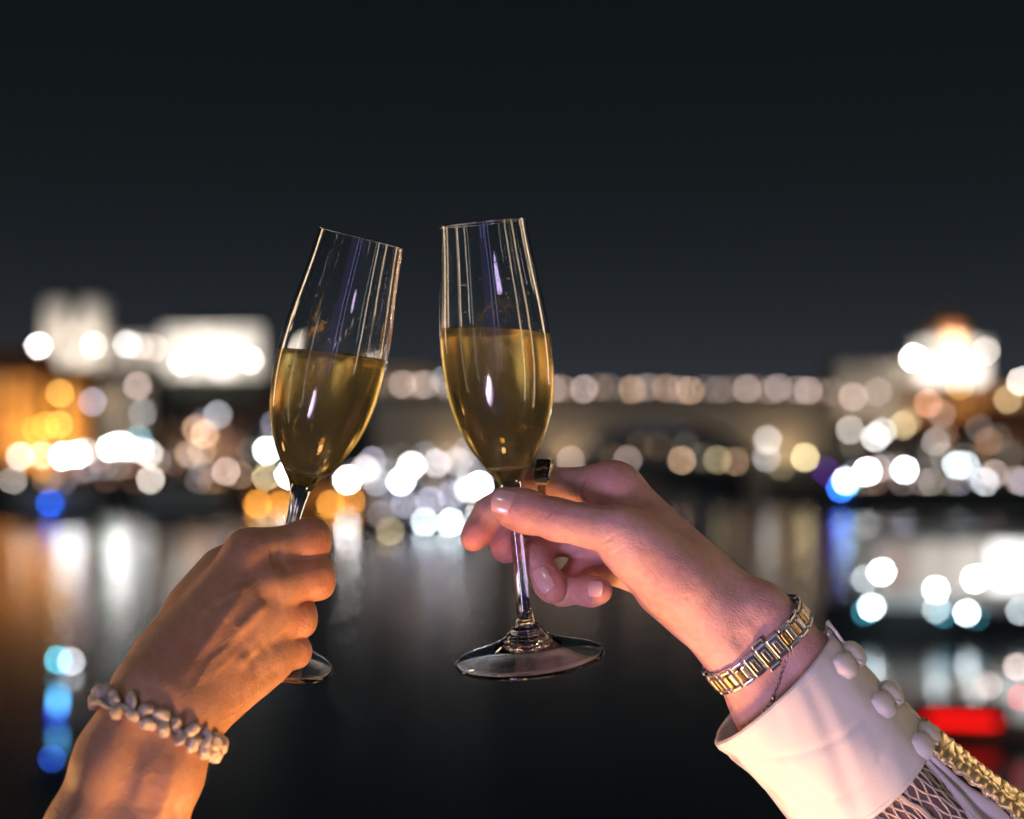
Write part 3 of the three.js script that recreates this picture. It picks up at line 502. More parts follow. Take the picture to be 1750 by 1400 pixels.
unseenTallLamp(-1.5, -1.7, 4.75, 0.1, 1.3, [1, 0.7, 0.4], 9, 'unseen tall warm lamp left of the view, placed to brighten the glass feet and edges', 0);
unseenTallLamp(0.1, 2.3, 4.0, 0.035, 1.5, [0.5, 0.42, 1], 6, 'unseen slim violet tube lamp behind the viewer, for a streak in the glass', 0);
unseenTallLamp(-0.35, 2.5, 4.0, 0.9, 1.3, [0.3, 0.26, 1], 0.3, 'unseen wide dim blue panel behind the viewer, for a broad sheen in the glass', 0);
{ // unseen violet spotlight behind the viewer, placed to light the right hand
  const p = V(-0.62, 4.3, 0.75), aim = V(0.2, 4.87, -0.68), g = thing('unseen_spotlight', V(p.x, 3.46, p.z), 'unseen violet spotlight behind the viewer, lighting the right hand', 'spotlight'), d = aim.clone().sub(p).normalize();
  part('stand', merge([cyl(0.018, 0.018, 0.76, 10, 0.4), cyl(0.2, 0.22, 0.04, 24, 0.02)]), ironMat, g);
  const q = new THREE.Quaternion().setFromUnitVectors(V(0, 1, 0), d);
  const h = part('housing', merge([new THREE.CylinderGeometry(0.27, 0.12, 0.22, 32, 1, true), new THREE.CylinderGeometry(0.12, 0.12, 0.01, 28).translate(0, -0.11, 0)]), ironMat, g, V(0, p.y - 3.46, 0)); h.quaternion.copy(q);
  const f = part('lamp_face', cyl(0.24, 0.24, 0.01, 32, 0.09), glow([0.7, 0.6, 1], 0.5), g, V(0, p.y - 3.46, 0)); f.quaternion.copy(q);
  const l = new THREE.SpotLight(new THREE.Color().setRGB(0.72, 0.56, 1), 7.6, 0, 0.29, 1, 2); l.name = 'unseen_spotlight_beam'; l.position.copy(p).addScaledVector(d, 0.12); l.target.position.copy(aim); l.castShadow = true; l.shadow.radius = 12; scene.add(l, l.target);
}
// festoon bulbs out of view overhead, placed to sparkle in the glass
for (let r = 0; r < 3; r++) {
  const z = [-1.5, -1.1, 0.2][r], y = [5.75, 6.1, 6.3][r], pts = []; for (let i = 0; i <= 24; i++) pts.push(V(-2.4 + i * 0.2, y - 0.14 * Math.sin(i / 24 * Math.PI), z));
  const s = thing('unseen_festoon_cable', V(-2.4, y, z), ['unseen front festoon cable above the raised glasses', 'unseen middle festoon cable above the raised glasses', 'unseen rear festoon cable above the viewer'][r], 'cable');
  part('cable', new THREE.TubeGeometry(new THREE.CatmullRomCurve3(pts.map((p) => p.clone().sub(s.position))), 60, 0.004, 6), ironMat, s);
  for (let i = 0; i < 9; i++) { const p = pts[1 + i * 2 + (i > 4 ? 4 : 1)], b = thing('unseen_festoon_bulb', p, `unseen warm festoon bulb on the ${['front', 'middle', 'rear'][r]} cable`, 'bulb', `unseen festoon bulbs on the ${['front', 'middle', 'rear'][r]} cable`); part('socket', cyl(0.014, 0.014, 0.04, 12, -0.024), ironMat, b); part('lamp_globe', new THREE.SphereGeometry(0.028, 16, 12), glow([1, 0.72, 0.42], 12), b, V(0, -0.07, 0)); }
}
// unseen bar behind the viewer, its small lamps placed to show in the glass
{
  const g = thing('unseen_bar', V(0, 3.46, 3.2), 'unseen dark bar behind the viewer', 'bar');
  part('bar_front', box(6, 1.1, 0.5, 0, 0.55, 0), woodDark, g); part('bar_top', box(6.2, 0.05, 0.62, 0, 1.13, 0), darkStone, g);
  [[-2.2, C.W, 5], [-1.4, C.P, 5], [-0.75, C.R, 3], [-0.3, C.W, 5], [0.35, C.Q, 6], [0.9, C.W, 5], [1.5, C.P, 6], [2.4, C.W, 5]].forEach(([x, c, l], i) => {
    const b = thing('unseen_bar_lamp', V(x, 3.46 + 1.155, 3.2 + (i % 3) * 0.08), ['white', 'peach', 'red', 'second white', 'pinkish', 'third white', 'second peach', 'fourth white'][i] + ' little unseen lamp on the bar behind the viewer', 'lamp', 'unseen lamps on the terrace bar');
    part('lamp_base', cyl(0.04, 0.05, 0.05, 14, 0.025), ironMat, b); part('lamp_globe', new THREE.SphereGeometry(0.06, 14, 10), glow(c, l), b, V(0, 0.1, 0));
  });
}

// ---------- the two champagne flutes ----------
const glassMat = phys(1, 1, 1, 0.0, { transmission: 1, thickness: 1, ior: 1.5 });
const OUT = [[0, 20], [6, 20.45], [14, 21.2], [24, 22.35], [36, 23.9], [48, 25.0], [58, 25.45], [68, 25.3], [76, 24.6], [84, 23.3], [91, 21.4], [98, 18.7], [104, 15.7], [109, 12.4], [113.5, 9.2], [117, 6.7], [120.5, 5.2], [125, 4.2], [131, 3.55], [140, 3.2], [152, 3.05], [166, 3.1], [176, 3.35], [182, 3.8], [185, 4.4], [186.3, 5.6], [187.6, 7.2], [189, 7.9], [190.2, 9.4], [191.4, 10.2], [193, 12.6], [195, 17], [197.2, 23], [199.2, 29], [200.6, 33], [201.4, 34.6], [202.1, 35], [202.9, 34.7], [203.3, 33.8]];
const INN = [[0.4, 19.05], [6, 19.5], [14, 20.25], [24, 21.4], [36, 22.9], [48, 24.0], [58, 24.4], [68, 24.25], [76, 23.5], [84, 22.1], [91, 20.0], [98, 17.0], [103, 13.9], [107, 10.4], [109.6, 6.6], [110.6, 3], [110.9, 0]];
const GH = 203.3;
function smoothProfile(pts, n) { const c = new THREE.CatmullRomCurve3(pts.map(([t, r]) => V(r, t, 0)), false, 'centripetal'); return c.getPoints(n).map((p) => [p.y, Math.max(0, p.x)]); }
const outP = smoothProfile(OUT, 300), innP = smoothProfile(INN, 170);
const radiusAt = (P, t) => { for (let i = 1; i < P.length; i++) if (P[i][0] >= t) { const a = P[i - 1], b = P[i], k = (t - a[0]) / Math.max(1e-6, b[0] - a[0]); return a[1] + (b[1] - a[1]) * k; } return 0; };
// a lathe from profile points [t from the rim, r] in mm, y up from the foot in metres
function lathe(P, seg = 112) { return new THREE.LatheGeometry(P.map(([t, r]) => new THREE.Vector2(Math.max(r, 1e-5) / 1000, (GH - t) / 1000)), seg); }
const cut = (P, a, b) => { const q = P.filter(([t]) => t > a + 1e-6 && t < b - 1e-6); return [...(a > P[0][0] ? [[a, radiusAt(P, a)]] : [P[0]]), ...q, ...(b < P[P.length - 1][0] ? [[b, radiusAt(P, b)]] : [P[P.length - 1]])]; };
// rim rounding between the inner and the outer wall
const rimPts = []; for (let i = 1; i < 8; i++) { const a = Math.PI * i / 8; rimPts.push([0.2 - 0.5 * Math.sin(a), 19.525 - 0.475 * Math.cos(a)]); }
const bowlGeo = lathe([...[...innP].reverse(), ...rimPts, ...cut(outP, 0, 121)].reverse());
const stemGeo = lathe([...cut(outP, 121, 183)].reverse());
const under = [[203.3, 33.2], [202.5, 31], [200.2, 24], [197.9, 17], [197.3, 15], [196.3, 10], [195.8, 4], [195.7, 0]];
const footGeo = lathe([...cut(outP, 183, 203.3), ...smoothProfile(under, 40)].reverse());
const bubbleMat = phys(1, 1, 1, 0.0, { transmission: 1, thickness: 1, ior: 0.76 });
const dropMat = phys(1, 1, 1, 0.0, { transmission: 1, thickness: 1, ior: 1.33 });
function flute(rim, foot, levelPx, slopeDeg, o) {
  const axis = rim.clone().sub(foot).normalize(), base = rim.clone().addScaledVector(axis, -GH / 1000);
  const g = thing('champagne_flute', base, o.label, 'champagne flute');
  g.quaternion.setFromUnitVectors(V(0, 1, 0), axis);
  part('bowl', bowlGeo, glassMat, g); part('stem', stemGeo, glassMat, g); part('foot', footGeo, glassMat, g);
  // champagne up to a level plane that is slightly tilted (it sloshes)
  const inv = g.quaternion.clone().invert(), n = V(Math.sin(slopeDeg * Math.PI / 180), Math.cos(slopeDeg * Math.PI / 180), 0).applyQuaternion(inv);
  const c = at(levelPx[0], levelPx[1], 0.7), rel = c.sub(base).applyQuaternion(inv), y0 = rel.y + 0; // height on the axis
  const seg = 96, rows = 56, pos = [], idx = [], over = 0.28, bottom = (GH - 110.9) / 1000 - over / 1000;
  const rAt = (y) => { const t = GH - y * 1000; return t > 110.9 ? 0 : (radiusAt(innP, t) + over) / 1000; };
  const tops = [];
  for (let i = 0; i < seg; i++) {
    const a = i / seg * Math.PI * 2; let h = y0;
    for (let k = 0; k < 12; k++) { const r = rAt(h); h = y0 - (n.x * r * Math.cos(a) + n.z * r * Math.sin(a)) / n.y; }
    tops.push(h);
  }
  pos.push(0, bottom, 0);
  for (let j = 1; j <= rows; j++) for (let i = 0; i < seg; i++) {
    const a = i / seg * Math.PI * 2, s = j / rows, y = bottom + (tops[i] + 0.0007 - bottom) * (s * s * 0.5 + s * 0.5), r = rAt(y) || 0.0012; pos.push(r * Math.cos(a), y, r * Math.sin(a));
  }
  const id = (j, i) => 1 + (j - 1) * seg + (i % seg);
  for (let i = 0; i < seg; i++) idx.push(0, id(1, i), id(1, i + 1));
  for (let j = 1; j < rows; j++) for (let i = 0; i < seg; i++) idx.push(id(j, i), id(j + 1, i), id(j + 1, i + 1), id(j, i), id(j + 1, i + 1), id(j, i + 1));
  let last = rows; const cap = [0.985, 0.95, 0.85, 0.6, 0.3];
  cap.forEach((f, q) => { for (let i = 0; i < seg; i++) { const a = i / seg * Math.PI * 2, r = rAt(tops[i]) * f, m = 0.0007 * Math.exp(-(1 - f) / 0.035), y = y0 - (n.x * r * Math.cos(a) + n.z * r * Math.sin(a)) / n.y + m; pos.push(r * Math.cos(a), y, r * Math.sin(a)); } });
  for (let q = 0; q < cap.length; q++) { const j = rows + q; for (let i = 0; i < seg; i++) idx.push(id(j, i), id(j + 1, i), id(j + 1, i + 1), id(j, i), id(j + 1, i + 1), id(j, i + 1)); }
  const ci = pos.length / 3; pos.push(0, y0, 0); for (let i = 0; i < seg; i++) idx.push(id(rows + cap.length, i), ci, id(rows + cap.length, i + 1));
  const geo = new THREE.BufferGeometry(); geo.setAttribute('position', new THREE.Float32BufferAttribute(pos, 3)); geo.setIndex(idx); geo.computeVertexNormals();
  const w = thing('champagne', base, o.wineLabel, 'champagne'); w.quaternion.copy(g.quaternion);
  const body = part('liquid', geo, o.wine, w);
  // bubbles in streams and on the wall
  const bub = []; const addB = (x, y, z, r) => bub.push(new THREE.IcosahedronGeometry(r, 2).translate(x, y, z));
  for (const [sx, sz, m] of o.streams) for (let i = 0; i < m; i++) { const t = rnd(), y = bottom + 0.004 + t * (y0 - bottom - 0.008); addB(sx * 0.001 + (rnd() - 0.5) * 0.0012, y, sz * 0.001 + (rnd() - 0.5) * 0.0012, 0.00016 + rnd() * 0.00022 + t * 0.00012); }
  for (let i = 0; i < o.wall; i++) { const a = rnd() * Math.PI * 2, y = bottom + 0.006 + rnd() ** 1.6 * (y0 - bottom - 0.012), r = rAt(y) - 0.001; addB(r * Math.cos(a), y, r * Math.sin(a), 0.00018 + rnd() * 0.0004); }
  for (let i = 0; i < 140; i++) { const a = rnd() * Math.PI * 2, k = Math.floor(a / (Math.PI * 2) * seg) % seg, y = tops[k] - 0.0007 - rnd() * 0.0006, r = rAt(y) - 0.0012; addB(r * Math.cos(a), y, r * Math.sin(a), 0.0002 + rnd() * 0.0003); }
  const bm = part('bubbles', mergeGeometries(bub), bubbleMat, w); bm.userData.kind = 'stuff';
  // droplets left on the inner wall above the champagne
  const dr = [];
  for (let i = 0; i < o.drops; i++) {
    const a = o.dropFrom + rnd() * o.dropSpan, y = y0 + 0.004 + rnd() ** 1.8 * 0.03, t = GH - y * 1000, r = (radiusAt(innP, t) - 0.05) / 1000, q = 0.00025 + rnd() * 0.00035;
    dr.push(new THREE.SphereGeometry(1, 10, 8).scale(q * 0.55, q * (1 + rnd()), q).rotateY(-a).translate(r * Math.cos(a), y, r * Math.sin(a)));
  }
  const dm = part('droplets', mergeGeometries(dr), dropMat, g); dm.userData.kind = 'stuff';
  return g;
}
const wine = () => phys(1, 0.84, 0.4, 0.2, { transmission: 0.91, thickness: 1, ior: 1.34, attenuationColor: new THREE.Color().setRGB(0.98, 0.7, 0.18), attenuationDistance: 0.11 });
const pivot = 0.0; void pivot;
flute(near(825, 381, 12), near(905, 1127, -6), [846, 569], 2.6, { label: 'right champagne flute held by its stem, standing straighter and fuller than the left', wineLabel: 'golden champagne in the straighter right flute', wine: wine(), streams: [[2, 3, 60], [-5, 6, 30], [6, -3, 24]], wall: 110, drops: 36, dropFrom: 0, dropSpan: 6.283 });
flute(near(617.5, 407, 0), near(441, 1138, -17), [567, 612], 6.2, { label: 'left champagne flute leaning to the right, its foot half hidden by the hand', wineLabel: 'golden champagne in the leaning left flute', wine: wine(), streams: [[-7, 9, 70], [6, 4, 30], [0, 8, 20]], wall: 130, drops: 44, dropFrom: 0, dropSpan: 6.283 });

// ---------- hands: one signed distance field per arm, meshed with surface nets ----------
function smin(a, b, k) { const h = Math.max(k - Math.abs(a - b), 0) / k; return Math.min(a, b) - h * h * k * 0.25; }
function coneOf(a, b) { const A = near(a[0], a[1], a[2]), B = near(b[0], b[1], b[2]); return { ax: A.x, ay: A.y, az: A.z, dx: B.x - A.x, dy: B.y - A.y, dz: B.z - A.z, l2: A.distanceToSquared(B), ra: a[3] / 1000, rb: b[3] / 1000 }; }
function coneD(c, x, y, z) {
  const px = x - c.ax, py = y - c.ay, pz = z - c.az; let t = (px * c.dx + py * c.dy + pz * c.dz) / c.l2; t = t < 0 ? 0 : t > 1 ? 1 : t;
  const qx = px - c.dx * t, qy = py - c.dy * t, qz = pz - c.dz * t; return Math.sqrt(qx * qx + qy * qy + qz * qz) - (c.ra + (c.rb - c.ra) * t);
}
function makeField(def) {
  const palm = def.palm.map(([a, b]) => coneOf(a, b)), pads = (def.pads ?? []).map((p) => { const c = near(p[0], p[1], p[2]); return [c.x, c.y, c.z, p[3] / 1000]; }), kp = def.k / 1000;
  const fingers = def.fingers.map((f) => {
    const cones = []; for (let i = 1; i < f.j.length; i++) cones.push(coneOf(f.j[i - 1], f.j[i]));
    const knobs = (f.knobs ?? []).map((p) => { const c = near(p[0], p[1], p[2]); return [c.x, c.y, c.z, p[3] / 1000]; });
    const P = f.j.map((q) => near(q[0], q[1], q[2])), ctr = P.reduce((s, q) => s.add(q), V(0, 0, 0)).divideScalar(P.length), R = Math.max(...P.map((q, i) => q.distanceTo(ctr) + f.j[i][3] / 1000));
    return { prox: cones[0], rest: cones.slice(1), knobs, ctr, R, web: (f.web ?? 6) / 1000 };
  });
  const base = (x, y, z) => {
    let dp = 1e9; for (let i = 0; i < palm.length; i++) { const d = coneD(palm[i], x, y, z); dp = i ? smin(dp, d, kp) : d; }
    for (const p of pads) dp = smin(dp, Math.hypot(x - p[0], y - p[1], z - p[2]) - p[3], 0.008);
    let all = dp;
    for (const f of fingers) {
      const far = Math.hypot(x - f.ctr.x, y - f.ctr.y, z - f.ctr.z) - f.R; if (far > 0.012 && far > all) continue;
      let g = smin(dp, coneD(f.prox, x, y, z), f.web), r = 1e9;
      for (const c of f.rest) r = r > 1e8 ? coneD(c, x, y, z) : smin(r, coneD(c, x, y, z), 0.003);
      for (const q of f.knobs) r = smin(r, Math.hypot(x - q[0], y - q[1], z - q[2]) - q[3], 0.004);
      g = smin(g, r, 0.0022); all = smin(all, g, 0.0007);
    }
    return all;
  };
  // trace from the viewer to find where a stroke lies on the skin
  const eye = camera.position;
  const hit = (px, py) => { const dir = at(px, py, 1).sub(eye).normalize(); let t = 0.45; for (let i = 0; i < 200; i++) { const p = eye.clone().addScaledVector(dir, t), d = base(p.x, p.y, p.z); if (d < 1e-5) return p; t += Math.max(d * 0.7, 1e-5); if (t > 1) break; } return null; };
  const strokes = (def.strokes ?? []).map(([w, h, ...pts]) => {
    const P = []; for (let i = 1; i < pts.length; i++) { const n = 6; for (let k = i > 1 ? 1 : 0; k <= n; k++) { const q = hit(pts[i - 1][0] + (pts[i][0] - pts[i - 1][0]) * k / n, pts[i - 1][1] + (pts[i][1] - pts[i - 1][1]) * k / n); if (q) P.push(q); } }
    if (P.length < 2) return null;
    const bb = new THREE.Box3().setFromPoints(P).expandByScalar(w * 0.003); return { w: w / 1000, h: h / 1000, P, bb };
  }).filter(Boolean);
  const full = (x, y, z) => {
    let d = base(x, y, z); if (Math.abs(d) > 0.004) return d;
    for (const s of strokes) {
      const b = s.bb; if (x < b.min.x || x > b.max.x || y < b.min.y || y > b.max.y || z < b.min.z || z > b.max.z) continue;
      let m = 1e9, e = 1; const N = s.P.length;
      for (let i = 1; i < N; i++) {
        const a = s.P[i - 1], c = s.P[i], ux = c.x - a.x, uy = c.y - a.y, uz = c.z - a.z, L = ux * ux + uy * uy + uz * uz + 1e-12; let t = ((x - a.x) * ux + (y - a.y) * uy + (z - a.z) * uz) / L; t = t < 0 ? 0 : t > 1 ? 1 : t;
        const q = (x - a.x - ux * t) ** 2 + (y - a.y - uy * t) ** 2 + (z - a.z - uz * t) ** 2; if (q < m) { m = q; const f = (i - 1 + t) / (N - 1); e = Math.min(1, 4 * Math.min(f, 1 - f) + 0.1); }
      }
      d -= s.h * e * Math.exp(-m / (s.w * s.w));
    }
    d += 0.0005 * (noise3(x * 70 + 9, y * 70, z * 70) - 0.5) + 0.00022 * (noise3(x * 210, y * 210 + 5, z * 210) - 0.5);
    return d;
  };
  const bb = new THREE.Box3(); for (const c of [...palm, ...fingers.flatMap((f) => [f.prox, ...f.rest])]) { const r = Math.max(c.ra, c.rb) + 0.004; for (const t of [0, 1]) { const p = V(c.ax + c.dx * t, c.ay + c.dy * t, c.az + c.dz * t); bb.expandByPoint(p.clone().addScalar(r)); bb.expandByPoint(p.clone().addScalar(-r)); } }
  return { full, base, hit, bb };
}
function surfaceNets(field, bb, cell) {
  const nx = Math.ceil((bb.max.x - bb.min.x) / cell) + 2, ny = Math.ceil((bb.max.y - bb.min.y) / cell) + 2, nz = Math.ceil((bb.max.z - bb.min.z) / cell) + 2, G = new Float32Array(nx * ny * nz), B = 6;
  const X = (i) => bb.min.x + i * cell, Y = (j) => bb.min.y + j * cell, Z = (k) => bb.min.z + k * cell, at3 = (i, j, k) => (k * ny + j) * nx + i;
  for (let k0 = 0; k0 < nz; k0 += B) for (let j0 = 0; j0 < ny; j0 += B) for (let i0 = 0; i0 < nx; i0 += B) {
    const d = field(X(i0 + B / 2), Y(j0 + B / 2), Z(k0 + B / 2)), skip = Math.abs(d) > B * cell * 0.9 + 0.004;
    for (let k = k0; k < Math.min(nz, k0 + B); k++) for (let j = j0; j < Math.min(ny, j0 + B); j++) for (let i = i0; i < Math.min(nx, i0 + B); i++) G[at3(i, j, k)] = skip ? d : field(X(i), Y(j), Z(k));
  }
  const vid = new Int32Array(nx * ny * nz).fill(-1), pos = [], idx = [];
  for (let k = 0; k < nz - 1; k++) for (let j = 0; j < ny - 1; j++) for (let i = 0; i < nx - 1; i++) {
    let mask = 0; const v = []; for (let c = 0; c < 8; c++) { const g = G[at3(i + (c & 1), j + ((c >> 1) & 1), k + (c >> 2))]; v.push(g); if (g < 0) mask |= 1 << c; }
    if (mask === 0 || mask === 255) continue;
    let sx = 0, sy = 0, sz = 0, n = 0;
    for (let a = 0; a < 8; a++) for (const bit of [1, 2, 4]) { if (a & bit) continue; const b = a | bit; if ((v[a] < 0) === (v[b] < 0)) continue; const t = v[a] / (v[a] - v[b]); sx += (a & 1) + (bit === 1 ? t : 0); sy += ((a >> 1) & 1) + (bit === 2 ? t : 0); sz += (a >> 2) + (bit === 4 ? t : 0); n++; }
    vid[at3(i, j, k)] = pos.length / 3; pos.push(X(i + sx / n), Y(j + sy / n), Z(k + sz / n));
  }
  for (let k = 1; k < nz - 1; k++) for (let j = 1; j < ny - 1; j++) for (let i = 1; i < nx - 1; i++) {
    const s = G[at3(i, j, k)] < 0;
    const quad = (a, b, c, d, flip) => { if (a < 0 || b < 0 || c < 0 || d < 0) return; flip ? idx.push(a, c, b, a, d, c) : idx.push(a, b, c, a, c, d); };
    if (s !== G[at3(i + 1, j, k)] < 0) quad(vid[at3(i, j - 1, k - 1)], vid[at3(i, j, k - 1)], vid[at3(i, j, k)], vid[at3(i, j - 1, k)], !s);
    if (s !== G[at3(i, j + 1, k)] < 0) quad(vid[at3(i - 1, j, k - 1)], vid[at3(i - 1, j, k)], vid[at3(i, j, k)], vid[at3(i, j, k - 1)], !s);
    if (s !== G[at3(i, j, k + 1)] < 0) quad(vid[at3(i - 1, j - 1, k)], vid[at3(i, j - 1, k)], vid[at3(i, j, k)], vid[at3(i - 1, j, k)], !s);
  }
  return { pos, idx };
}
const skinBump = greyTexture(512, (u, v) => 0.4 * tileNoise(u, v, 22, 11) + 0.35 * (1 - Math.abs(2 * tileNoise(u, v, 37, 12) - 1)) + 0.25 * tileNoise(u, v, 90, 13));
function buildArm(def, origin, tone) {
  const f = makeField(def), { pos, idx } = surfaceNets(f.full, f.bb, def.cell), n = pos.length / 3, N = new Float32Array(n * 3), U = new Float32Array(n * 2), K = new Float32Array(n * 3), e = 0.0006;
  const A = near(...def.axis[0]), D = near(...def.axis[1]).sub(A).normalize(), S = V(0, 0, 1).cross(D).normalize(), T = D.clone().cross(S);
  const spots = def.spots.map(([x, y, r, ...m]) => [f.hit(x, y), r / 1000, m]).filter((s) => s[0]);
  for (let i = 0; i < n; i++) {
    let x = pos[i * 3], y = pos[i * 3 + 1], z = pos[i * 3 + 2];
    let gx = f.full(x + e, y, z) - f.full(x - e, y, z), gy = f.full(x, y + e, z) - f.full(x, y - e, z), gz = f.full(x, y, z + e) - f.full(x, y, z - e), l = Math.hypot(gx, gy, gz) || 1; gx /= l; gy /= l; gz /= l;
    const d = Math.max(-0.0006, Math.min(0.0006, f.full(x, y, z))); x -= gx * d; y -= gy * d; z -= gz * d;
    N[i * 3] = gx; N[i * 3 + 1] = gy; N[i * 3 + 2] = gz;
    const q = V(x, y, z).sub(A), s = q.dot(S), t = q.dot(T); U[i * 2] = Math.atan2(s, t) * 0.03 / 0.03; U[i * 2 + 1] = q.dot(D) / 0.03;
    const m1 = noise3(x * 60, y * 60, z * 60 + 3), m2 = noise3(x * 160 + 7, y * 160, z * 160), m3 = noise3(x * 420, y * 420, z * 420), w = (m1 - 0.5) * 0.22 + (m2 - 0.5) * 0.2 + (m3 - 0.5) * 0.2;
    let r = tone[0] * (1 + w * 0.8), g = tone[1] * (1 + w * 1.2 - (m2 - 0.5) * 0.1), b = tone[2] * (1 + w * 1.2);
    for (const [c, rad, m] of spots) { const h = Math.exp(-((x - c.x) ** 2 + (y - c.y) ** 2 + (z - c.z) ** 2) / (rad * rad)); r *= 1 + (m[0] - 1) * h; g *= 1 + (m[1] - 1) * h; b *= 1 + (m[2] - 1) * h; }
    K[i * 3] = r; K[i * 3 + 1] = g; K[i * 3 + 2] = b;
    pos[i * 3] = x - origin.x; pos[i * 3 + 1] = y - origin.y; pos[i * 3 + 2] = z - origin.z;
  }
  const geo = new THREE.BufferGeometry(); geo.setAttribute('position', new THREE.Float32BufferAttribute(pos, 3)); geo.setAttribute('normal', new THREE.BufferAttribute(N, 3)); geo.setAttribute('uv', new THREE.BufferAttribute(U, 2)); geo.setAttribute('color', new THREE.BufferAttribute(K, 3)); geo.setIndex(idx);
  return { geo, field: f };
}
const skin = (rough) => phys(1, 1, 1, rough, { vertexColors: true, bumpMap: skinBump, bumpScale: 0.00026, sheen: 0.25, sheenColor: new THREE.Color(0.9, 0.5, 0.4), sheenRoughness: 0.5, specularIntensity: 0.8 });
// closed sheet of thickness th from a surface fn(u, v) -> Vector3
function sheet(fn, nu, nv, th, wrap = false) {
  const P = [], e = 1e-3; 
  for (let side = 0; side < 2; side++) for (let j = 0; j <= nv; j++) for (let i = 0; i <= nu; i++) {
    const u = i / nu, v = j / nv, p = fn(u, v), a = fn(wrap ? u + e : Math.min(1, u + e), v).sub(fn(wrap ? u - e : Math.max(0, u - e), v)), b = fn(u, Math.min(1, v + e)).sub(fn(u, Math.max(0, v - e))), n = a.cross(b).normalize();
    P.push(p.addScaledVector(n, side ? -th / 2 : th / 2));
  }
  const W = nu + 1, M = W * (nv + 1), idx = [], q = (a, b, c, d) => idx.push(a, b, c, a, c, d);
  for (let j = 0; j < nv; j++) for (let i = 0; i < nu; i++) { const a = j * W + i; q(a, a + 1, a + W + 1, a + W); q(M + a, M + a + W, M + a + W + 1, M + a + 1); }
  for (let i = 0; i < nu; i++) { q(i, M + i, M + i + 1, i + 1); const a = nv * W + i; q(a, a + 1, M + a + 1, M + a); }
  if (!wrap) for (let j = 0; j < nv; j++) { const a = j * W, b = a + nu; q(a, a + W, M + a + W, M + a); q(b, M + b, M + b + W, b + W); }
  const g = new THREE.BufferGeometry(); g.setAttribute('position', new THREE.Float32BufferAttribute(P.flatMap((p) => [p.x, p.y, p.z]), 3)); g.setIndex(idx); g.computeVertexNormals(); return g;
}
const nailMat = phys(0.62, 0.36, 0.33, 0.22, { clearcoat: 0.6, clearcoatRoughness: 0.15 });
// a fingernail: centre and directions in the world; n outward, along towards the fingertip
function nail(parent, origin, c, along, out, w, l, r) {
  const n = out.clone().addScaledVector(along, -out.dot(along)).normalize(), s = along.clone().cross(n);
  const fn = (u, v) => { const a = (u - 0.5) * w / r, taper = 1 - 0.18 * (1 - v) ** 2 - 0.16 * v * v, edge = 1 - (2 * u - 1) ** 2, vv = v + 0.12 * (edge - 0.6) * (v > 0.5 ? (v - 0.5) * 2 : -(0.5 - v) * 1.2); return c.clone().sub(origin).addScaledVector(along, (vv - 0.5) * l).addScaledVector(n, r * Math.cos(a * taper) - r - 0.0008 * (2 * v - 1) ** 2).addScaledVector(s, r * Math.sin(a * taper)); };
  part('fingernail', sheet(fn, 12, 12, 0.0005), nailMat, parent);
}
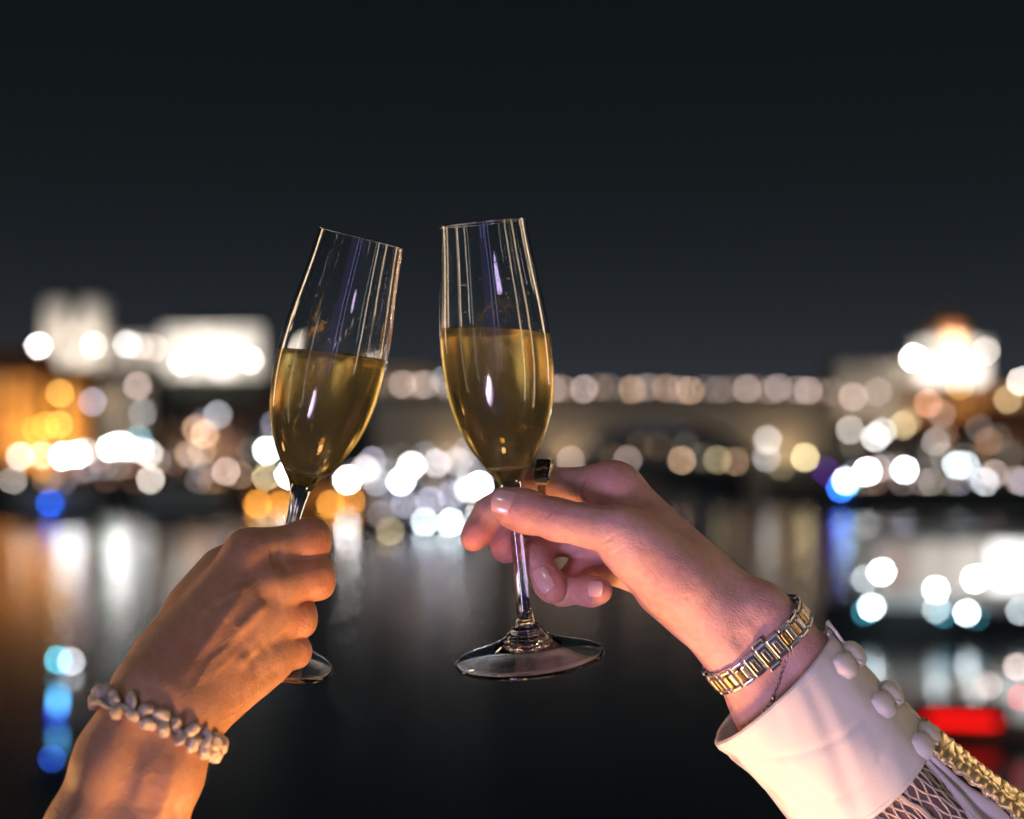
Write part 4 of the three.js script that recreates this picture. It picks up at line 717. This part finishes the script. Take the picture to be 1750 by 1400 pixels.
// ---- right arm
const rightDef = {
  cell: 0.00115, k: 9, axis: [[1265, 1062, 0], [1000, 850, 0]],
  palm: [
    [[1262, 1036, -4, 13.5], [1052, 838, -8, 11.4]], [[1264, 1050, -12, 13], [1074, 880, -20, 10.8]], [[1258, 1068, -12, 13], [1090, 932, -24, 10]], [[1245, 1080, -8, 13], [1112, 985, -22, 9.5]],
    [[1215, 1045, 3, 14.5], [1090, 935, 9, 12.6]], [[1225, 1078, 0, 13.5], [1130, 1005, -7, 11.6]],
    [[1300, 1055, -3, 16], [1388, 1163, -3, 18]], [[1388, 1163, -3, 18], [1560, 1345, 0, 22]], [[1560, 1345, 0, 22], [1760, 1560, 4, 27]],
    [[1258, 1108, -3, 15.5], [1326, 1212, -3, 18]], [[1326, 1212, -3, 18], [1480, 1400, 0, 22]], [[1480, 1400, 0, 22], [1670, 1620, 4, 27]],
  ],
  fingers: [
    { j: [[1050, 838, -8, 11.6], [905, 834, -15, 9], [838, 878, -16, 7.6], [809, 921, -13, 6.0]], web: 10, knobs: [[817, 910, -13.5, 6.6]] },
    { j: [[1074, 880, -20, 10.6], [935, 893, -24, 8.4], [888, 905, -17, 7.6], [864, 938, -14, 6.6]], web: 6, knobs: [[868, 930, -14, 7.2]] },
    { j: [[1090, 932, -24, 10], [945, 922, -25, 8], [912, 950, -13, 7.4], [945, 1008, -7, 6.4]], web: 5, knobs: [[937, 996, -8, 7]] },
    { j: [[1112, 985, -22, 9.4], [1000, 962, -26, 7.4], [962, 1010, -14, 6.9], [1024, 1009, -3, 6.3]], web: 5, knobs: [[1008, 1012, -5, 6.7]] },
    { j: [[1150, 990, 6, 14], [1050, 908, 15, 11], [952, 888, 15, 9.3], [873, 866, 13, 8.3]], web: 14, knobs: [[886, 871, 12.8, 9.1], [905, 877, 13, 9.1]] },
  ],
  pads: [[1150, 985, 4, 14]],
  strokes: [
    // creases of the thumb joint, index root, palm and wrist
    [0.8, -0.55, [928, 858], [925, 875], [918, 892]], [0.8, -0.5, [943, 858], [940, 873], [934, 888]], [0.7, -0.3, [953, 868], [948, 882], [940, 895]],
    [0.9, -1.0, [999, 816], [992, 835], [989, 860]], [0.7, -0.25, [975, 825], [972, 845]],
    [1.6, -1.0, [1000, 862], [1040, 866], [1075, 863], [1110, 866]],
    [0.9, -0.35, [1000, 932], [1030, 928], [1055, 912]], [0.9, -0.3, [1005, 942], [1040, 938], [1068, 920]], [0.9, -0.3, [1015, 955], [1048, 948], [1075, 930]], [0.8, -0.25, [1030, 962], [1062, 950]],
    [0.9, -0.4, [1100, 1005], [1125, 1020], [1160, 1025], [1190, 1015]], [0.9, -0.35, [1110, 1020], [1140, 1032], [1175, 1030]], [0.8, -0.3, [1125, 1035], [1155, 1042], [1185, 1030]], [0.8, -0.3, [1145, 1050], [1165, 1045], [1190, 1020]],
    [3, 0.5, [1240, 1090], [1262, 1125], [1275, 1150]], [2.6, 0.35, [1270, 1060], [1300, 1100]], [4, -0.5, [1255, 1080], [1280, 1120]],
  ],
  spots: [[812, 918, 9, 1.08, 0.72, 0.72], [865, 935, 9, 1.08, 0.72, 0.72], [940, 1000, 9, 1.05, 0.75, 0.75], [1015, 1010, 9, 1.05, 0.78, 0.78], [880, 880, 12, 1.02, 0.86, 0.88], [945, 880, 9, 1, 0.9, 0.9], [1040, 820, 14, 1, 0.86, 0.86], [1110, 990, 22, 1.05, 1.03, 1], [1180, 900, 30, 0.92, 0.9, 0.9]],
};
{
  const o = near(1265, 1062, 0), g = thing('person', o, 'right person, seen as a pale hand holding the right flute, in a white cuffed sleeve', 'person');
  const { geo, field } = buildArm(rightDef, o, [0.5, 0.265, 0.225]);
  part('arm', geo, skin(0.52), g);
  const place = (px, py, a, b, outw, w, l, r) => { const c = field.hit(px, py); if (!c) return; const al = near(...b).sub(near(...a)).normalize(); nail(g, o, c.addScaledVector(outw, 0.0001), al, outw, w, l, r); };
  const e = 0.0005, norm = (px, py) => { const c = field.hit(px, py), b = field.base; return V(b(c.x + e, c.y, c.z) - b(c.x - e, c.y, c.z), b(c.x, c.y + e, c.z) - b(c.x, c.y - e, c.z), b(c.x, c.y, c.z + e) - b(c.x, c.y, c.z - e)).normalize(); };
  place(868, 858, [952, 888, 15], [873, 866, 13], V(-0.22, 0.3, 0.93), 0.0135, 0.0135, 0.0092);
  place(927, 990, [912, 950, -13], [945, 1008, -7], norm(927, 990), 0.0095, 0.0115, 0.007);
  place(1010, 1006, [962, 1010, -14], [1024, 1009, -3], norm(1010, 1006), 0.0085, 0.011, 0.0064);
  var rightArm = { g, o, field };
}
// ---- left arm
const leftDef = {
  cell: 0.00115, k: 9, axis: [[275, 1200, 46], [470, 960, 10]],
  palm: [
    [[262, 1160, 46, 12.6], [428, 950, 10, 10.4]], [[284, 1183, 50, 13], [462, 998, 13, 10.2]], [[307, 1203, 49, 13], [456, 1056, 13, 9.8]], [[335, 1216, 44, 12.6], [452, 1112, 12, 9.4]],
    [[272, 1125, 33, 12.5], [385, 980, -4, 11.6]], [[350, 1204, 38, 12.6], [455, 1135, 14, 10]],
    [[243, 1193, 50, 15], [197, 1300, 53, 16]], [[197, 1300, 53, 16], [152, 1420, 55, 17.4]], [[152, 1420, 55, 17.4], [60, 1660, 58, 22]],
    [[310, 1234, 48, 14.6], [280, 1320, 51, 15.6]], [[280, 1320, 51, 15.6], [240, 1430, 54, 17.4]], [[240, 1430, 54, 17.4], [155, 1660, 58, 22]],
  ],
  fingers: [
    { j: [[428, 950, 10, 10.4], [523, 925, 1, 9.2], [505, 936, -22, 8], [445, 955, -25, 7]], web: 10, knobs: [[527, 924, -1, 9.2], [538, 911, -2, 6.2], [540, 936, -2, 6.4]] },
    { j: [[462, 998, 13, 10.2], [533, 987, 3, 9.1], [505, 996, -22, 8], [445, 1010, -25, 7]], web: 9, knobs: [[534, 988, 0, 9.2], [545, 974, -1, 6.4], [547, 1001, -1, 6.4]] },
    { j: [[456, 1056, 13, 9.8], [506, 1055, 3, 8.4], [485, 1060, -22, 7.8], [430, 1070, -24, 7]], web: 9, knobs: [[509, 1055, 1, 8.2], [516, 1043, 0, 5.4], [517, 1068, 0, 5.4]] },
    { j: [[452, 1112, 12, 9.4], [500, 1113, 2, 7.6], [480, 1120, -20, 7], [432, 1125, -24, 6.2]], web: 8, knobs: [[503, 1113, 0, 7.5]] },
    { j: [[330, 1050, 4, 12.5], [410, 965, -16, 10.5], [470, 950, -34, 9], [515, 935, -36, 8]], web: 12 },
  ],
  strokes: [
    // tendons, veins, hollows between the knuckles
    [2.2, 1.3, [404, 1084], [430, 1056], [460, 1026]], [2.6, 1.0, [330, 1130], [380, 1060], [430, 990]], [2.4, 1.3, [400, 1140], [430, 1118], [452, 1100]], [2.4, 0.6, [345, 1165], [390, 1125], [415, 1100]],
    [2.0, 0.7, [462, 1096], [478, 1078], [492, 1066]], [2.0, 0.5, [415, 1175], [455, 1150], [490, 1125]],
    [6, -1.6, [462, 962], [476, 960], [490, 958]], [5, -1.3, [440, 1028], [465, 1022], [485, 1018]], [3.4, -1.2, [420, 1130], [440, 1112], [458, 1098]], [3.4, -1.1, [462, 1105], [485, 1088], [505, 1080]],
    [3, -0.9, [390, 1120], [420, 1090], [445, 1066]], [3, -0.8, [430, 1170], [460, 1150], [486, 1136]], [5, 0.8, [440, 935], [470, 925], [500, 920]], [4, -0.7, [345, 1060], [385, 1010], [420, 965]],
    [1.6, 0.6, [300, 1120], [330, 1060], [362, 1030], [380, 985]], [1.6, 0.5, [362, 1030], [400, 1010], [430, 1005]], [1.7, 0.6, [330, 1180], [360, 1130], [400, 1100]],
    [3.2, 0.8, [300, 1300], [285, 1360], [262, 1420]], [3, 0.6, [252, 1300], [232, 1380]], [2.4, -0.6, [318, 1320], [302, 1370], [290, 1420]],
    [1.2, -0.5, [548, 905], [553, 920], [550, 938]], [1.1, -0.35, [540, 905], [545, 920], [542, 938]], [1.2, -0.45, [556, 972], [560, 988], [555, 1004]], [0.9, -0.3, [375, 1240], [410, 1222], [440, 1205]], [0.9, -0.3, [395, 1245], [420, 1232], [445, 1218]], [0.9, -0.3, [380, 1228], [415, 1208]],
    [0.9, -0.35, [532, 903], [536, 918], [534, 936]], [0.9, -0.4, [548, 970], [552, 987], [548, 1003]], [0.9, -0.35, [520, 1040], [524, 1054], [520, 1068]], [0.9, -0.3, [513, 1102], [516, 1113], [512, 1124]],
  ],
  spots: [[545, 920, 10, 1.06, 0.84, 0.8], [552, 988, 10, 1.06, 0.84, 0.8], [520, 1052, 9, 1.04, 0.86, 0.84], [515, 1112, 9, 1.04, 0.88, 0.86], [350, 1080, 30, 0.92, 0.9, 0.95], [430, 1170, 24, 1.06, 1.05, 1.02]],
};
{
  const o = near(275, 1200, 46), g = thing('person', o, 'left person, seen as a tanned hand with the back turned, gripping the left flute', 'person');
  const { geo, field } = buildArm(leftDef, o, [0.42, 0.215, 0.13]);
  part('arm', geo, skin(0.46), g);
  var leftArm = { g, o, field };
}

// ---------- what is worn: watch, ring, bracelets, sleeve ----------
const steel = phys(0.66, 0.66, 0.68, 0.26, { metalness: 1 }), gold = phys(0.66, 0.44, 0.22, 0.27, { metalness: 1 }), paleGold = phys(0.5, 0.42, 0.38, 0.3, { metalness: 1 });
// frame of a band round an arm: e1 across (towards upper right), e2 towards the viewer, ax along the arm
function bandFrame(centre, axFrom, axTo, tip = 0) { const ax = near(...axTo).sub(near(...axFrom)).normalize(); const e1 = V(0, 0, 1).cross(ax).normalize(); if (e1.x < 0) e1.negate(); let e2 = ax.clone().cross(e1); if (e2.z < 0) e2.negate(); if (tip) { ax.applyAxisAngle(e1, tip); e2.applyAxisAngle(e1, tip); } return { c: near(...centre), ax, e1, e2 }; }
const basis = (x, y, z) => new THREE.Matrix4().makeBasis(x, y, z);
// distance from the band centre to the skin in a direction
function skinRadius(field, f, a, extra = 0) { const d = f.e1.clone().multiplyScalar(Math.cos(a)).addScaledVector(f.e2, Math.sin(a)); let lo = 0, hi = 0.06; for (let i = 0; i < 30; i++) { const m = (lo + hi) / 2, p = f.c.clone().addScaledVector(d, m); if (field.base(p.x, p.y, p.z) < 0) lo = m; else hi = m; } return lo + extra; }
function bandPath(field, f, extra, n) { const raw = [], P = []; for (let i = 0; i < 180; i++) { const a = i / 180 * Math.PI * 2, r = skinRadius(field, f, a, extra); raw.push(f.c.clone().addScaledVector(f.e1, Math.cos(a) * r).addScaledVector(f.e2, Math.sin(a) * r)); } const c = new THREE.CatmullRomCurve3(raw, true); return { curve: c, pts: c.getSpacedPoints(n) }; }
{ // two-tone watch band with its clasp on this side, the case out of sight at the back
  const f = bandFrame([1296, 1099, -3], [1265, 1062, 0], [1338, 1148, 0], 0.13), { curve } = bandPath(rightArm.field, f, 0.0016, 10), len = curve.getLength(), n = Math.round(len / 0.0066);
  const g = thing('wristwatch', f.c, 'two-tone steel and gold link watch on the wrist of the right hand', 'wristwatch');
  const outer = new RoundedBoxGeometry(0.0058, 0.003, 0.0022, 3, 0.0009), inner = new RoundedBoxGeometry(0.0029, 0.0026, 0.0068, 3, 0.0009), pin = new THREE.CylinderGeometry(0.0007, 0.0007, 0.011, 8).rotateX(Math.PI / 2), claspSeg = new RoundedBoxGeometry(0.0068, 0.0032, 0.0116, 3, 0.0012), claspLine = new RoundedBoxGeometry(0.0026, 0.0014, 0.0064, 2, 0.0006), pusher = new RoundedBoxGeometry(0.006, 0.0022, 0.0022, 2, 0.0006);
  let u0 = 0, best = 1e9; for (let i = 0; i < 400; i++) { const p = curve.getPointAt(i / 400), d = p.distanceTo(rightArm.field.hit(1300, 1108)); if (d < best) { best = d; u0 = i / 400; } }
  for (let i = 0; i < n; i++) {
    const u = (u0 + i / n) % 1, p = curve.getPointAt(u), t = curve.getTangentAt(u), out = p.clone().sub(f.c); out.addScaledVector(f.ax, -out.dot(f.ax)); out.addScaledVector(t, -out.dot(t)).normalize(); const z = t.clone().cross(out).normalize();
    const M = basis(t, out, z).setPosition(p.clone().sub(f.c)), put = (name, geo, mat, dz, dy = 0) => { const m = part(name, geo, mat, g); m.matrixAutoUpdate = false; m.matrix.copy(M).multiply(new THREE.Matrix4().makeTranslation(0, dy, dz)); m.matrix.decompose(m.position, m.quaternion, m.scale); m.matrixAutoUpdate = true; return m; };
    const away = Math.min(i, n - i), half = 0.5 * len / n;
    if (away <= 1) { const c = put('clasp', claspSeg, steel, 0, 0.0005); part('clasp_plate', claspLine, steel, c, V(0, 0.0018, 0)); if (i === 0) { part('pusher', pusher, steel, c, V(0, 0.0002, 0.0068)); part('pusher', pusher, steel, c, V(0, 0.0002, -0.0068)); } continue; }
    if (Math.abs(i - n / 2) < 2.2) { if (Math.abs(i - n / 2) <= 0.5) { const w = put('watch_case', cyl(0.0145, 0.0148, 0.007, 40, 0.001), steel, 0, 0.002); part('dial', cyl(0.0122, 0.0122, 0.0006, 40, 0), whitePaint, w, V(0, 0.0049, 0)); part('crown', cyl(0.0018, 0.0018, 0.003, 12).rotateX(Math.PI / 2), gold, w, V(0, 0.001, 0.016)); } continue; }
    put('link', outer, steel, 0.0047); put('link', outer, steel, -0.0047);
    const m1 = put('centre_link', inner, gold, 0, 0.0002), m2 = put('centre_link', inner, steel, 0, 0.0002); m1.position.addScaledVector(t, half * 0.5); m2.position.addScaledVector(t, -half * 0.5);
    const pm = put('pin', pin, steel, 0, -0.0006); pm.position.addScaledVector(t, -half);
  }
}
{ // ring with a black square stone on the index finger
  const f = bandFrame([932, 832, -13.6], [960, 833, -12], [905, 834, -15], 0); 
  const a = near(1050, 838, -8), b = near(905, 834, -15), ax = b.clone().sub(a).normalize(); f.ax = ax; f.e2 = V(0, 1, 0).addScaledVector(ax, -ax.y).normalize(); f.e1 = ax.clone().cross(f.e2);
  f.c = a.clone().lerp(b, 0.815);
  const g = thing('finger_ring', f.c, 'gold ring with a large black stone on the index finger of the right hand', 'ring'), r = 0.0102;
  const pts = []; for (let i = 0; i < 72; i++) { const t = i / 72 * Math.PI * 2, w = 0.0016 + 0.0012 * Math.max(0, Math.sin(t)); pts.push([t, w]); }
  const fn = (u, v) => { const t = u * Math.PI * 2, w = 0.0019 + 0.0016 * Math.max(0, Math.sin(t)) ** 2; return V(0, 0, 0).addScaledVector(f.e1, Math.cos(t) * r).addScaledVector(f.e2, Math.sin(t) * r).addScaledVector(ax, (v - 0.5) * 2 * w); };
  part('band', sheet(fn, 72, 6, 0.0013, true), gold, g);
  const toEye = camera.position.clone().sub(f.c).normalize(), sd = f.e2.clone().multiplyScalar(Math.cos(0.8)).addScaledVector(toEye.addScaledVector(ax, -toEye.dot(ax)).normalize(), Math.sin(0.8)).normalize(), M = basis(ax, sd, ax.clone().cross(sd));
  const st = part('stone', new RoundedBoxGeometry(0.0072, 0.0046, 0.013, 3, 0.0012), phys(0.01, 0.01, 0.012, 0.08, { clearcoat: 1 }), g); st.quaternion.setFromRotationMatrix(M); st.position.copy(sd).multiplyScalar(r + 0.0012);
  const bz = part('setting', new RoundedBoxGeometry(0.0078, 0.002, 0.0136, 2, 0.0006), gold, g); bz.quaternion.setFromRotationMatrix(M); bz.position.copy(sd).multiplyScalar(r - 0.0002);
  for (const [i, j] of [[-1, -1], [1, -1], [-1, 1], [1, 1]]) part('prong', new THREE.SphereGeometry(0.0009, 10, 8), gold, g, sd.clone().multiplyScalar(r + 0.0012).addScaledVector(ax, i * 0.0036).addScaledVector(ax.clone().cross(sd), j * 0.006));
}
{ // thin gold chain beside the cuff
  const f = bandFrame([1318, 1178, -3], [1290, 1095, 0], [1350, 1190, 0], 0.1), g = thing('chain_bracelet', f.c, 'thin gold chain bracelet between the watch and the white cuff', 'bracelet');
  const pts = [[1352, 1112], [1338, 1140], [1331, 1165], [1322, 1188], [1316, 1204], [1300, 1222], [1283, 1236], [1268, 1240]].map(([x, y]) => rightArm.field.hit(x, y)).filter(Boolean).map((p) => p.clone().add(V(0, 0, 0.0007)));
  const c = new THREE.CatmullRomCurve3(pts), L = c.getLength(), n = Math.round(L / 0.0013), links = [];
  for (let i = 0; i < n; i++) { const u = i / (n - 1), p = c.getPointAt(u), t = c.getTangentAt(u); links.push(new THREE.TorusGeometry(0.00062, 0.00022, 5, 9).scale(1.4, 1, 1).rotateX(i % 2 ? 1.57 : 0.3).applyQuaternion(new THREE.Quaternion().setFromUnitVectors(V(1, 0, 0), t)).translate(p.x - f.c.x, p.y - f.c.y, p.z - f.c.z)); }
  const ch = part('chain', mergeGeometries(links), paleGold, g); ch.userData.kind = 'stuff';
  for (const u of [0.5, 0.56, 0.62, 0.68, 0.78, 0.9]) { const p = c.getPointAt(u).sub(f.c); part('bead', new THREE.SphereGeometry(0.0011, 10, 8).scale(1, 1.2, 1), paleGold, g, p); }
}
{ // knobbly pale bracelet on the left wrist
  const f = bandFrame([268, 1236, 49], [300, 1160, 47], [236, 1318, 51], -0.22), A = near(150, 1196, 51), B = near(385, 1292, 46);
  f.e1 = B.clone().sub(A); f.e1.z = 0; f.e1.normalize(); f.ax.addScaledVector(f.e1, -f.ax.dot(f.e1)).normalize(); f.e2 = f.ax.clone().cross(f.e1); if (f.e2.z < 0) f.e2.negate();
  const { curve } = bandPath(leftArm.field, f, 0.0021, 10), L = curve.getLength(), n = Math.round(L / 0.0068);
  const g = thing('bead_bracelet', f.c, 'bracelet of knobbly pale pearly beads on the left wrist', 'bracelet');
  const pearl = phys(0.64, 0.54, 0.47, 0.22, { clearcoat: 0.7, clearcoatRoughness: 0.12, bumpMap: skinBump, bumpScale: 0.0006 });
  const variants = []; for (let k = 0; k < 5; k++) { const s = new THREE.SphereGeometry(1, 18, 14), p = s.attributes.position; for (let i = 0; i < p.count; i++) { const v = V(p.getX(i), p.getY(i), p.getZ(i)), q = 0.88 + 0.26 * noise3(v.x * 1.6 + k * 9 + 20, v.y * 1.6 + 20, v.z * 1.6 + 20) + 0.08 * Math.sin(v.x * 5 + k) * Math.sin(v.y * 4); p.setXYZ(i, v.x * q, v.y * q, v.z * q); } s.computeVertexNormals(); variants.push(s); }
  variants[1] = new THREE.TorusGeometry(0.62, 0.46, 12, 20);
  for (let i = 0; i < n; i++) for (const row of [0, 1]) {
    const u = ((i + row * 0.5) / n) % 1, p = curve.getPointAt(u), t = curve.getTangentAt(u), out = p.clone().sub(f.c); out.addScaledVector(f.ax, -out.dot(f.ax)).normalize();
    const b = part('bead', variants[(i * 3 + row * 2) % 5], pearl, g, p.sub(f.c).addScaledVector(f.ax, (row - 0.5) * 0.0046 + (rnd() - 0.5) * 0.0014).addScaledVector(out, rnd() * 0.0012));
    b.scale.set(0.003 + rnd() * 0.0008, 0.0034 + rnd() * 0.0012, 0.0023 + rnd() * 0.0007); b.rotation.set(rnd() * 6, rnd() * 6, rnd() * 6);
  }
  part('cord', new THREE.TubeGeometry(curve, 80, 0.0012, 6, true).translate(-f.c.x, -f.c.y, -f.c.z), pearl, g);
}
{ // cuff and sleeve of the right person: clothing, children of the person
  const g = rightArm.g, O = rightArm.o, c0 = near(1320, 1174, -2), c1 = near(1320 + 276, 1174 + 288, 2), ax = c1.clone().sub(c0).normalize(), e1 = V(0, 0, 1).cross(ax).normalize(); if (e1.x < 0) e1.negate(); const e2 = ax.clone().cross(e1); if (e2.z < 0) e2.negate();
  // angle 0 points to the upper right edge, 90 degrees to the viewer
  const cr = (a, s) => { // radius of the cuff at angle a, s metres along
    const w = 0.0006 * Math.sin(a * 3 + s * 60) + 0.0009 * Math.sin(a * 2 + 1 - s * 35) + 0.003 * (noise3(Math.cos(a) * 2 + 9, Math.sin(a) * 2 + 9, s * 38) - 0.5) + 0.0016 * (noise3(Math.cos(a) * 5 + s * 60, Math.sin(a) * 5 + 9, s * 30 + 4) - 0.5) - 0.0007 * Math.exp(-(((s - 0.02 - 0.012 * Math.sin(a * 1.5)) / 0.0016) ** 2)) - 0.0006 * Math.exp(-(((s - 0.041 + 0.01 * Math.cos(a * 2)) / 0.002) ** 2)) * (noise3(a * 2, 3, 1) > 0.4 ? 1 : 0.3);
    return 0.0345 + 0.03 * s + w - 0.0014 * Math.exp(-s / 0.004);
  };
  const P = (a, s, r) => c0.clone().sub(O).addScaledVector(ax, s).addScaledVector(e1, Math.cos(a) * r).addScaledVector(e2, Math.sin(a) * r * 0.86);
  const cloth = phys(0.64, 0.585, 0.52, 0.85, { sheen: 0.4, sheenColor: new THREE.Color(1, 1, 1), sheenRoughness: 0.6, bumpMap: greyTexture(256, (u, v) => 0.5 + 0.25 * Math.sin(u * 256 * 0.785) * Math.sin(v * 256 * 0.785) + 0.3 * (tileNoise(u, v, 40, 5) - 0.5), 1), bumpScale: 0.0001 });
  const CL = 0.062, end = (a) => CL + 0.004 * Math.sin(a * 1 + 0.6);
  const uvSheet = (geo, k) => { const p = geo.attributes.position, uv = new Float32Array(p.count * 2); for (let i = 0; i < p.count; i++) { const q = V(p.getX(i), p.getY(i), p.getZ(i)).sub(c0.clone().sub(O)); uv[i * 2] = Math.atan2(q.dot(e2), q.dot(e1)) * 0.037 / k; uv[i * 2 + 1] = q.dot(ax) / k; } geo.setAttribute('uv', new THREE.BufferAttribute(uv, 2)); return geo; };
  const a0 = -0.42, a1 = Math.PI * 2 - 0.1; // overlaps at the placket, upper right
  const cuff = part('cuff', uvSheet(sheet((u, v) => { const a = a0 + u * (a1 - a0), s = v * end(a); return P(a, s, cr(a, s) + 0.0012 * (1 - u)); }, 150, 46, 0.0016), 0.03), cloth, g);
  part('placket', uvSheet(sheet((u, v) => { const a = -0.25 + u * 0.42, s = -0.001 + v * (end(a) - 0.001); return P(a, s, cr(a, s) + 0.0026 - 0.0012 * (2 * u - 1) ** 2); }, 16, 46, 0.0014), 0.03), cloth, cuff);
  // turned-up corner of the placket
  part('collar_corner', uvSheet(sheet((u, v) => { const a = -0.2 + u * 0.5, s = -0.0045 * Math.sin(u * Math.PI) + v * 0.01; return P(a, s, cr(a, 0) + 0.0034 + 0.0018 * (1 - v)); }, 14, 8, 0.0014), 0.03), cloth, cuff);
  // hem ridge and stitched seam
  part('hem', uvSheet(sheet((u, v) => { const a = a0 + u * (a1 - a0), s = 0.0005 + v * 0.0035; return P(a, s, cr(a, s) + 0.0014); }, 140, 5, 0.0008), 0.03), cloth, cuff);
  part('seam', new THREE.TubeGeometry(new THREE.CatmullRomCurve3(Array.from({ length: 80 }, (_, i) => { const a = i / 79 * Math.PI * 2; return P(a, end(a) - 0.0016, cr(a, CL) + 0.0011); })), 240, 0.0009, 6, false), cloth, cuff);
  // three covered buttons, each with a loop button beside it
  const flatB = new THREE.SphereGeometry(0.0066, 28, 20).scale(1, 1, 0.62); { const p = flatB.attributes.position; for (let i = 0; i < p.count; i++) { const x = p.getX(i), y = p.getY(i), z = p.getZ(i), w = 1 + 0.06 * (noise3(x * 300 + 30, y * 500 + 30, z * 500) - 0.5) + 0.025 * Math.sin(Math.atan2(y, x) * 7) * (z < 0.002 ? 1 : 0.2); p.setXYZ(i, x * w, y * w, z * w); } flatB.computeVertexNormals(); }
  for (const [px, py] of [[1450, 1117], [1507, 1188], [1577, 1250]]) {
    const w = near(px, py, 0).sub(c0), s = w.dot(ax), a = 0.34;
    const c = P(a, s, cr(a, s) + 0.0032), b = part('button', flatB, cloth, cuff, c); b.quaternion.setFromUnitVectors(V(0, 0, 1), e1.clone().multiplyScalar(Math.cos(a + 0.2)).addScaledVector(e2, Math.sin(a + 0.2)));
    const c2 = P(a + 0.3, s - 0.001, cr(a + 0.3, s) + 0.0016); part('button', flatB, cloth, cuff, c2).quaternion.setFromUnitVectors(V(0, 0, 1), e1.clone().multiplyScalar(Math.cos(a + 0.45)).addScaledVector(e2, Math.sin(a + 0.45)));
    for (const k of [-1, 0, 1]) part('gather', new THREE.CapsuleGeometry(0.0008, 0.006, 4, 8), cloth, cuff, P(a + 0.14 + k * 0.03, s + k * 0.0008, cr(a, s) + 0.0042)).quaternion.setFromUnitVectors(V(0, 1, 0), ax.clone().applyAxisAngle(e2, k * 0.35));
  }
  // sleeve beyond the cuff: sheer base, net, satin panel, gold braid
  const sr = (a, s) => 0.0345 + s * 0.15 + 0.0013 * Math.sin(a * 13 + s * 20) * Math.min(1, s / 0.02) + 0.0012 * Math.sin(a * 7 - s * 60);
  const PS = (a, s, dr = 0) => P(a, CL - 0.002 + s, sr(a, s) + dr);
  const sheer = std(0.13, 0.075, 0.07, 0.9), lace = std(0.5, 0.4, 0.31, 0.85), satin = phys(0.44, 0.39, 0.36, 0.45, { sheen: 0.5, sheenColor: new THREE.Color(1, 1, 1), sheenRoughness: 0.4 });
  const SL = 0.2, sleeve = part('sleeve', uvSheet(sheet((u, v) => PS(u * Math.PI * 2, v * SL), 120, 70, 0.001, true), 0.03), sheer, g);
  const cords = []; const mk = (from, dir) => { const pts = []; for (let i = 0; i <= 60; i++) { const s = i / 60 * SL, a = from + dir * s * 9 + 0.018 * Math.sin(s * 420 + from * 7); if (a < 0.72 || a > 4.2) { if (pts.length > 3) cords.push(new THREE.TubeGeometry(new THREE.CatmullRomCurve3(pts.splice(0)), pts.length * 3 + 60, 0.0005, 5)); pts.length = 0; continue; } pts.push(PS(a, s, 0.001)); } if (pts.length > 3) cords.push(new THREE.TubeGeometry(new THREE.CatmullRomCurve3(pts), 80, 0.0005, 5)); };
  for (let i = -16; i < 54; i++) { mk(i * 0.112, 1); mk(i * 0.112 + 0.03, -1); }
  const net = part('lace_net', mergeGeometries(cords), lace, sleeve); net.userData.kind = 'stuff';
  for (const [af, wdt] of [[1.75, 0.045], [1.32, 0.03]]) part('lace_ribbon', sheet((u, v) => { const s = 0.001 + v * 0.09, a = af + (u - 0.5) * wdt * 2 + s * 3 + 0.05 * Math.sin(s * 240); return PS(a, s, 0.0021 + 0.0006 * Math.sin(v * 90)); }, 4, 90, 0.0009), lace, sleeve);
  part('satin_panel', sheet((u, v) => { const s = 0.003 + v * (SL - 0.004), a = 0.66 + u * (0.05 + 0.75 * Math.min(1, v * 2.2)); return PS(a, s, 0.0022 + 0.0018 * Math.sin(u * 9 + v * 6) * Math.sin(u * Math.PI) + 0.0008 * Math.sin(v * 40 + u * 5)); }, 30, 110, 0.0012), satin, sleeve);
  const braid = phys(0.86, 0.64, 0.34, 0.32, { metalness: 0.85, bumpMap: skinBump, bumpScale: 0.0006 });
  const bandG = part('gold_braid', sheet((u, v) => { const s = -0.002 + v * (SL - 0.01), a = -0.3 + u * 0.95; return PS(a, s, 0.0036 + 0.0016 * Math.sin(u * Math.PI) + 0.0004 * Math.sin(v * 260)); }, 20, 200, 0.0014), braid, sleeve);
  for (const e of [0, 1]) part('braid_edge', new THREE.TubeGeometry(new THREE.CatmullRomCurve3(Array.from({ length: 120 }, (_, i) => { const s = -0.002 + i / 119 * (SL - 0.01), a = -0.3 + e * 0.95; return PS(a, s, 0.0042 + 0.0011 * Math.sin(i * 1.3)); })), 360, 0.0009, 6), braid, bandG);
  const cross = []; for (let i = 0; i < 26; i++) for (const dir of [1, -1]) { const pts = []; for (let k = 0; k <= 8; k++) { const u = k / 8, s = i * 0.0075 + (dir > 0 ? u : 1 - u) * 0.011; pts.push(PS(-0.27 + u * 0.9, s, 0.0041 + 0.0016 * Math.sin(u * Math.PI))); } cross.push(new THREE.TubeGeometry(new THREE.CatmullRomCurve3(pts), 14, 0.0006, 5)); }
  part('braid_thread', mergeGeometries(cross), braid, bandG);
}

renderer.render(scene, camera);
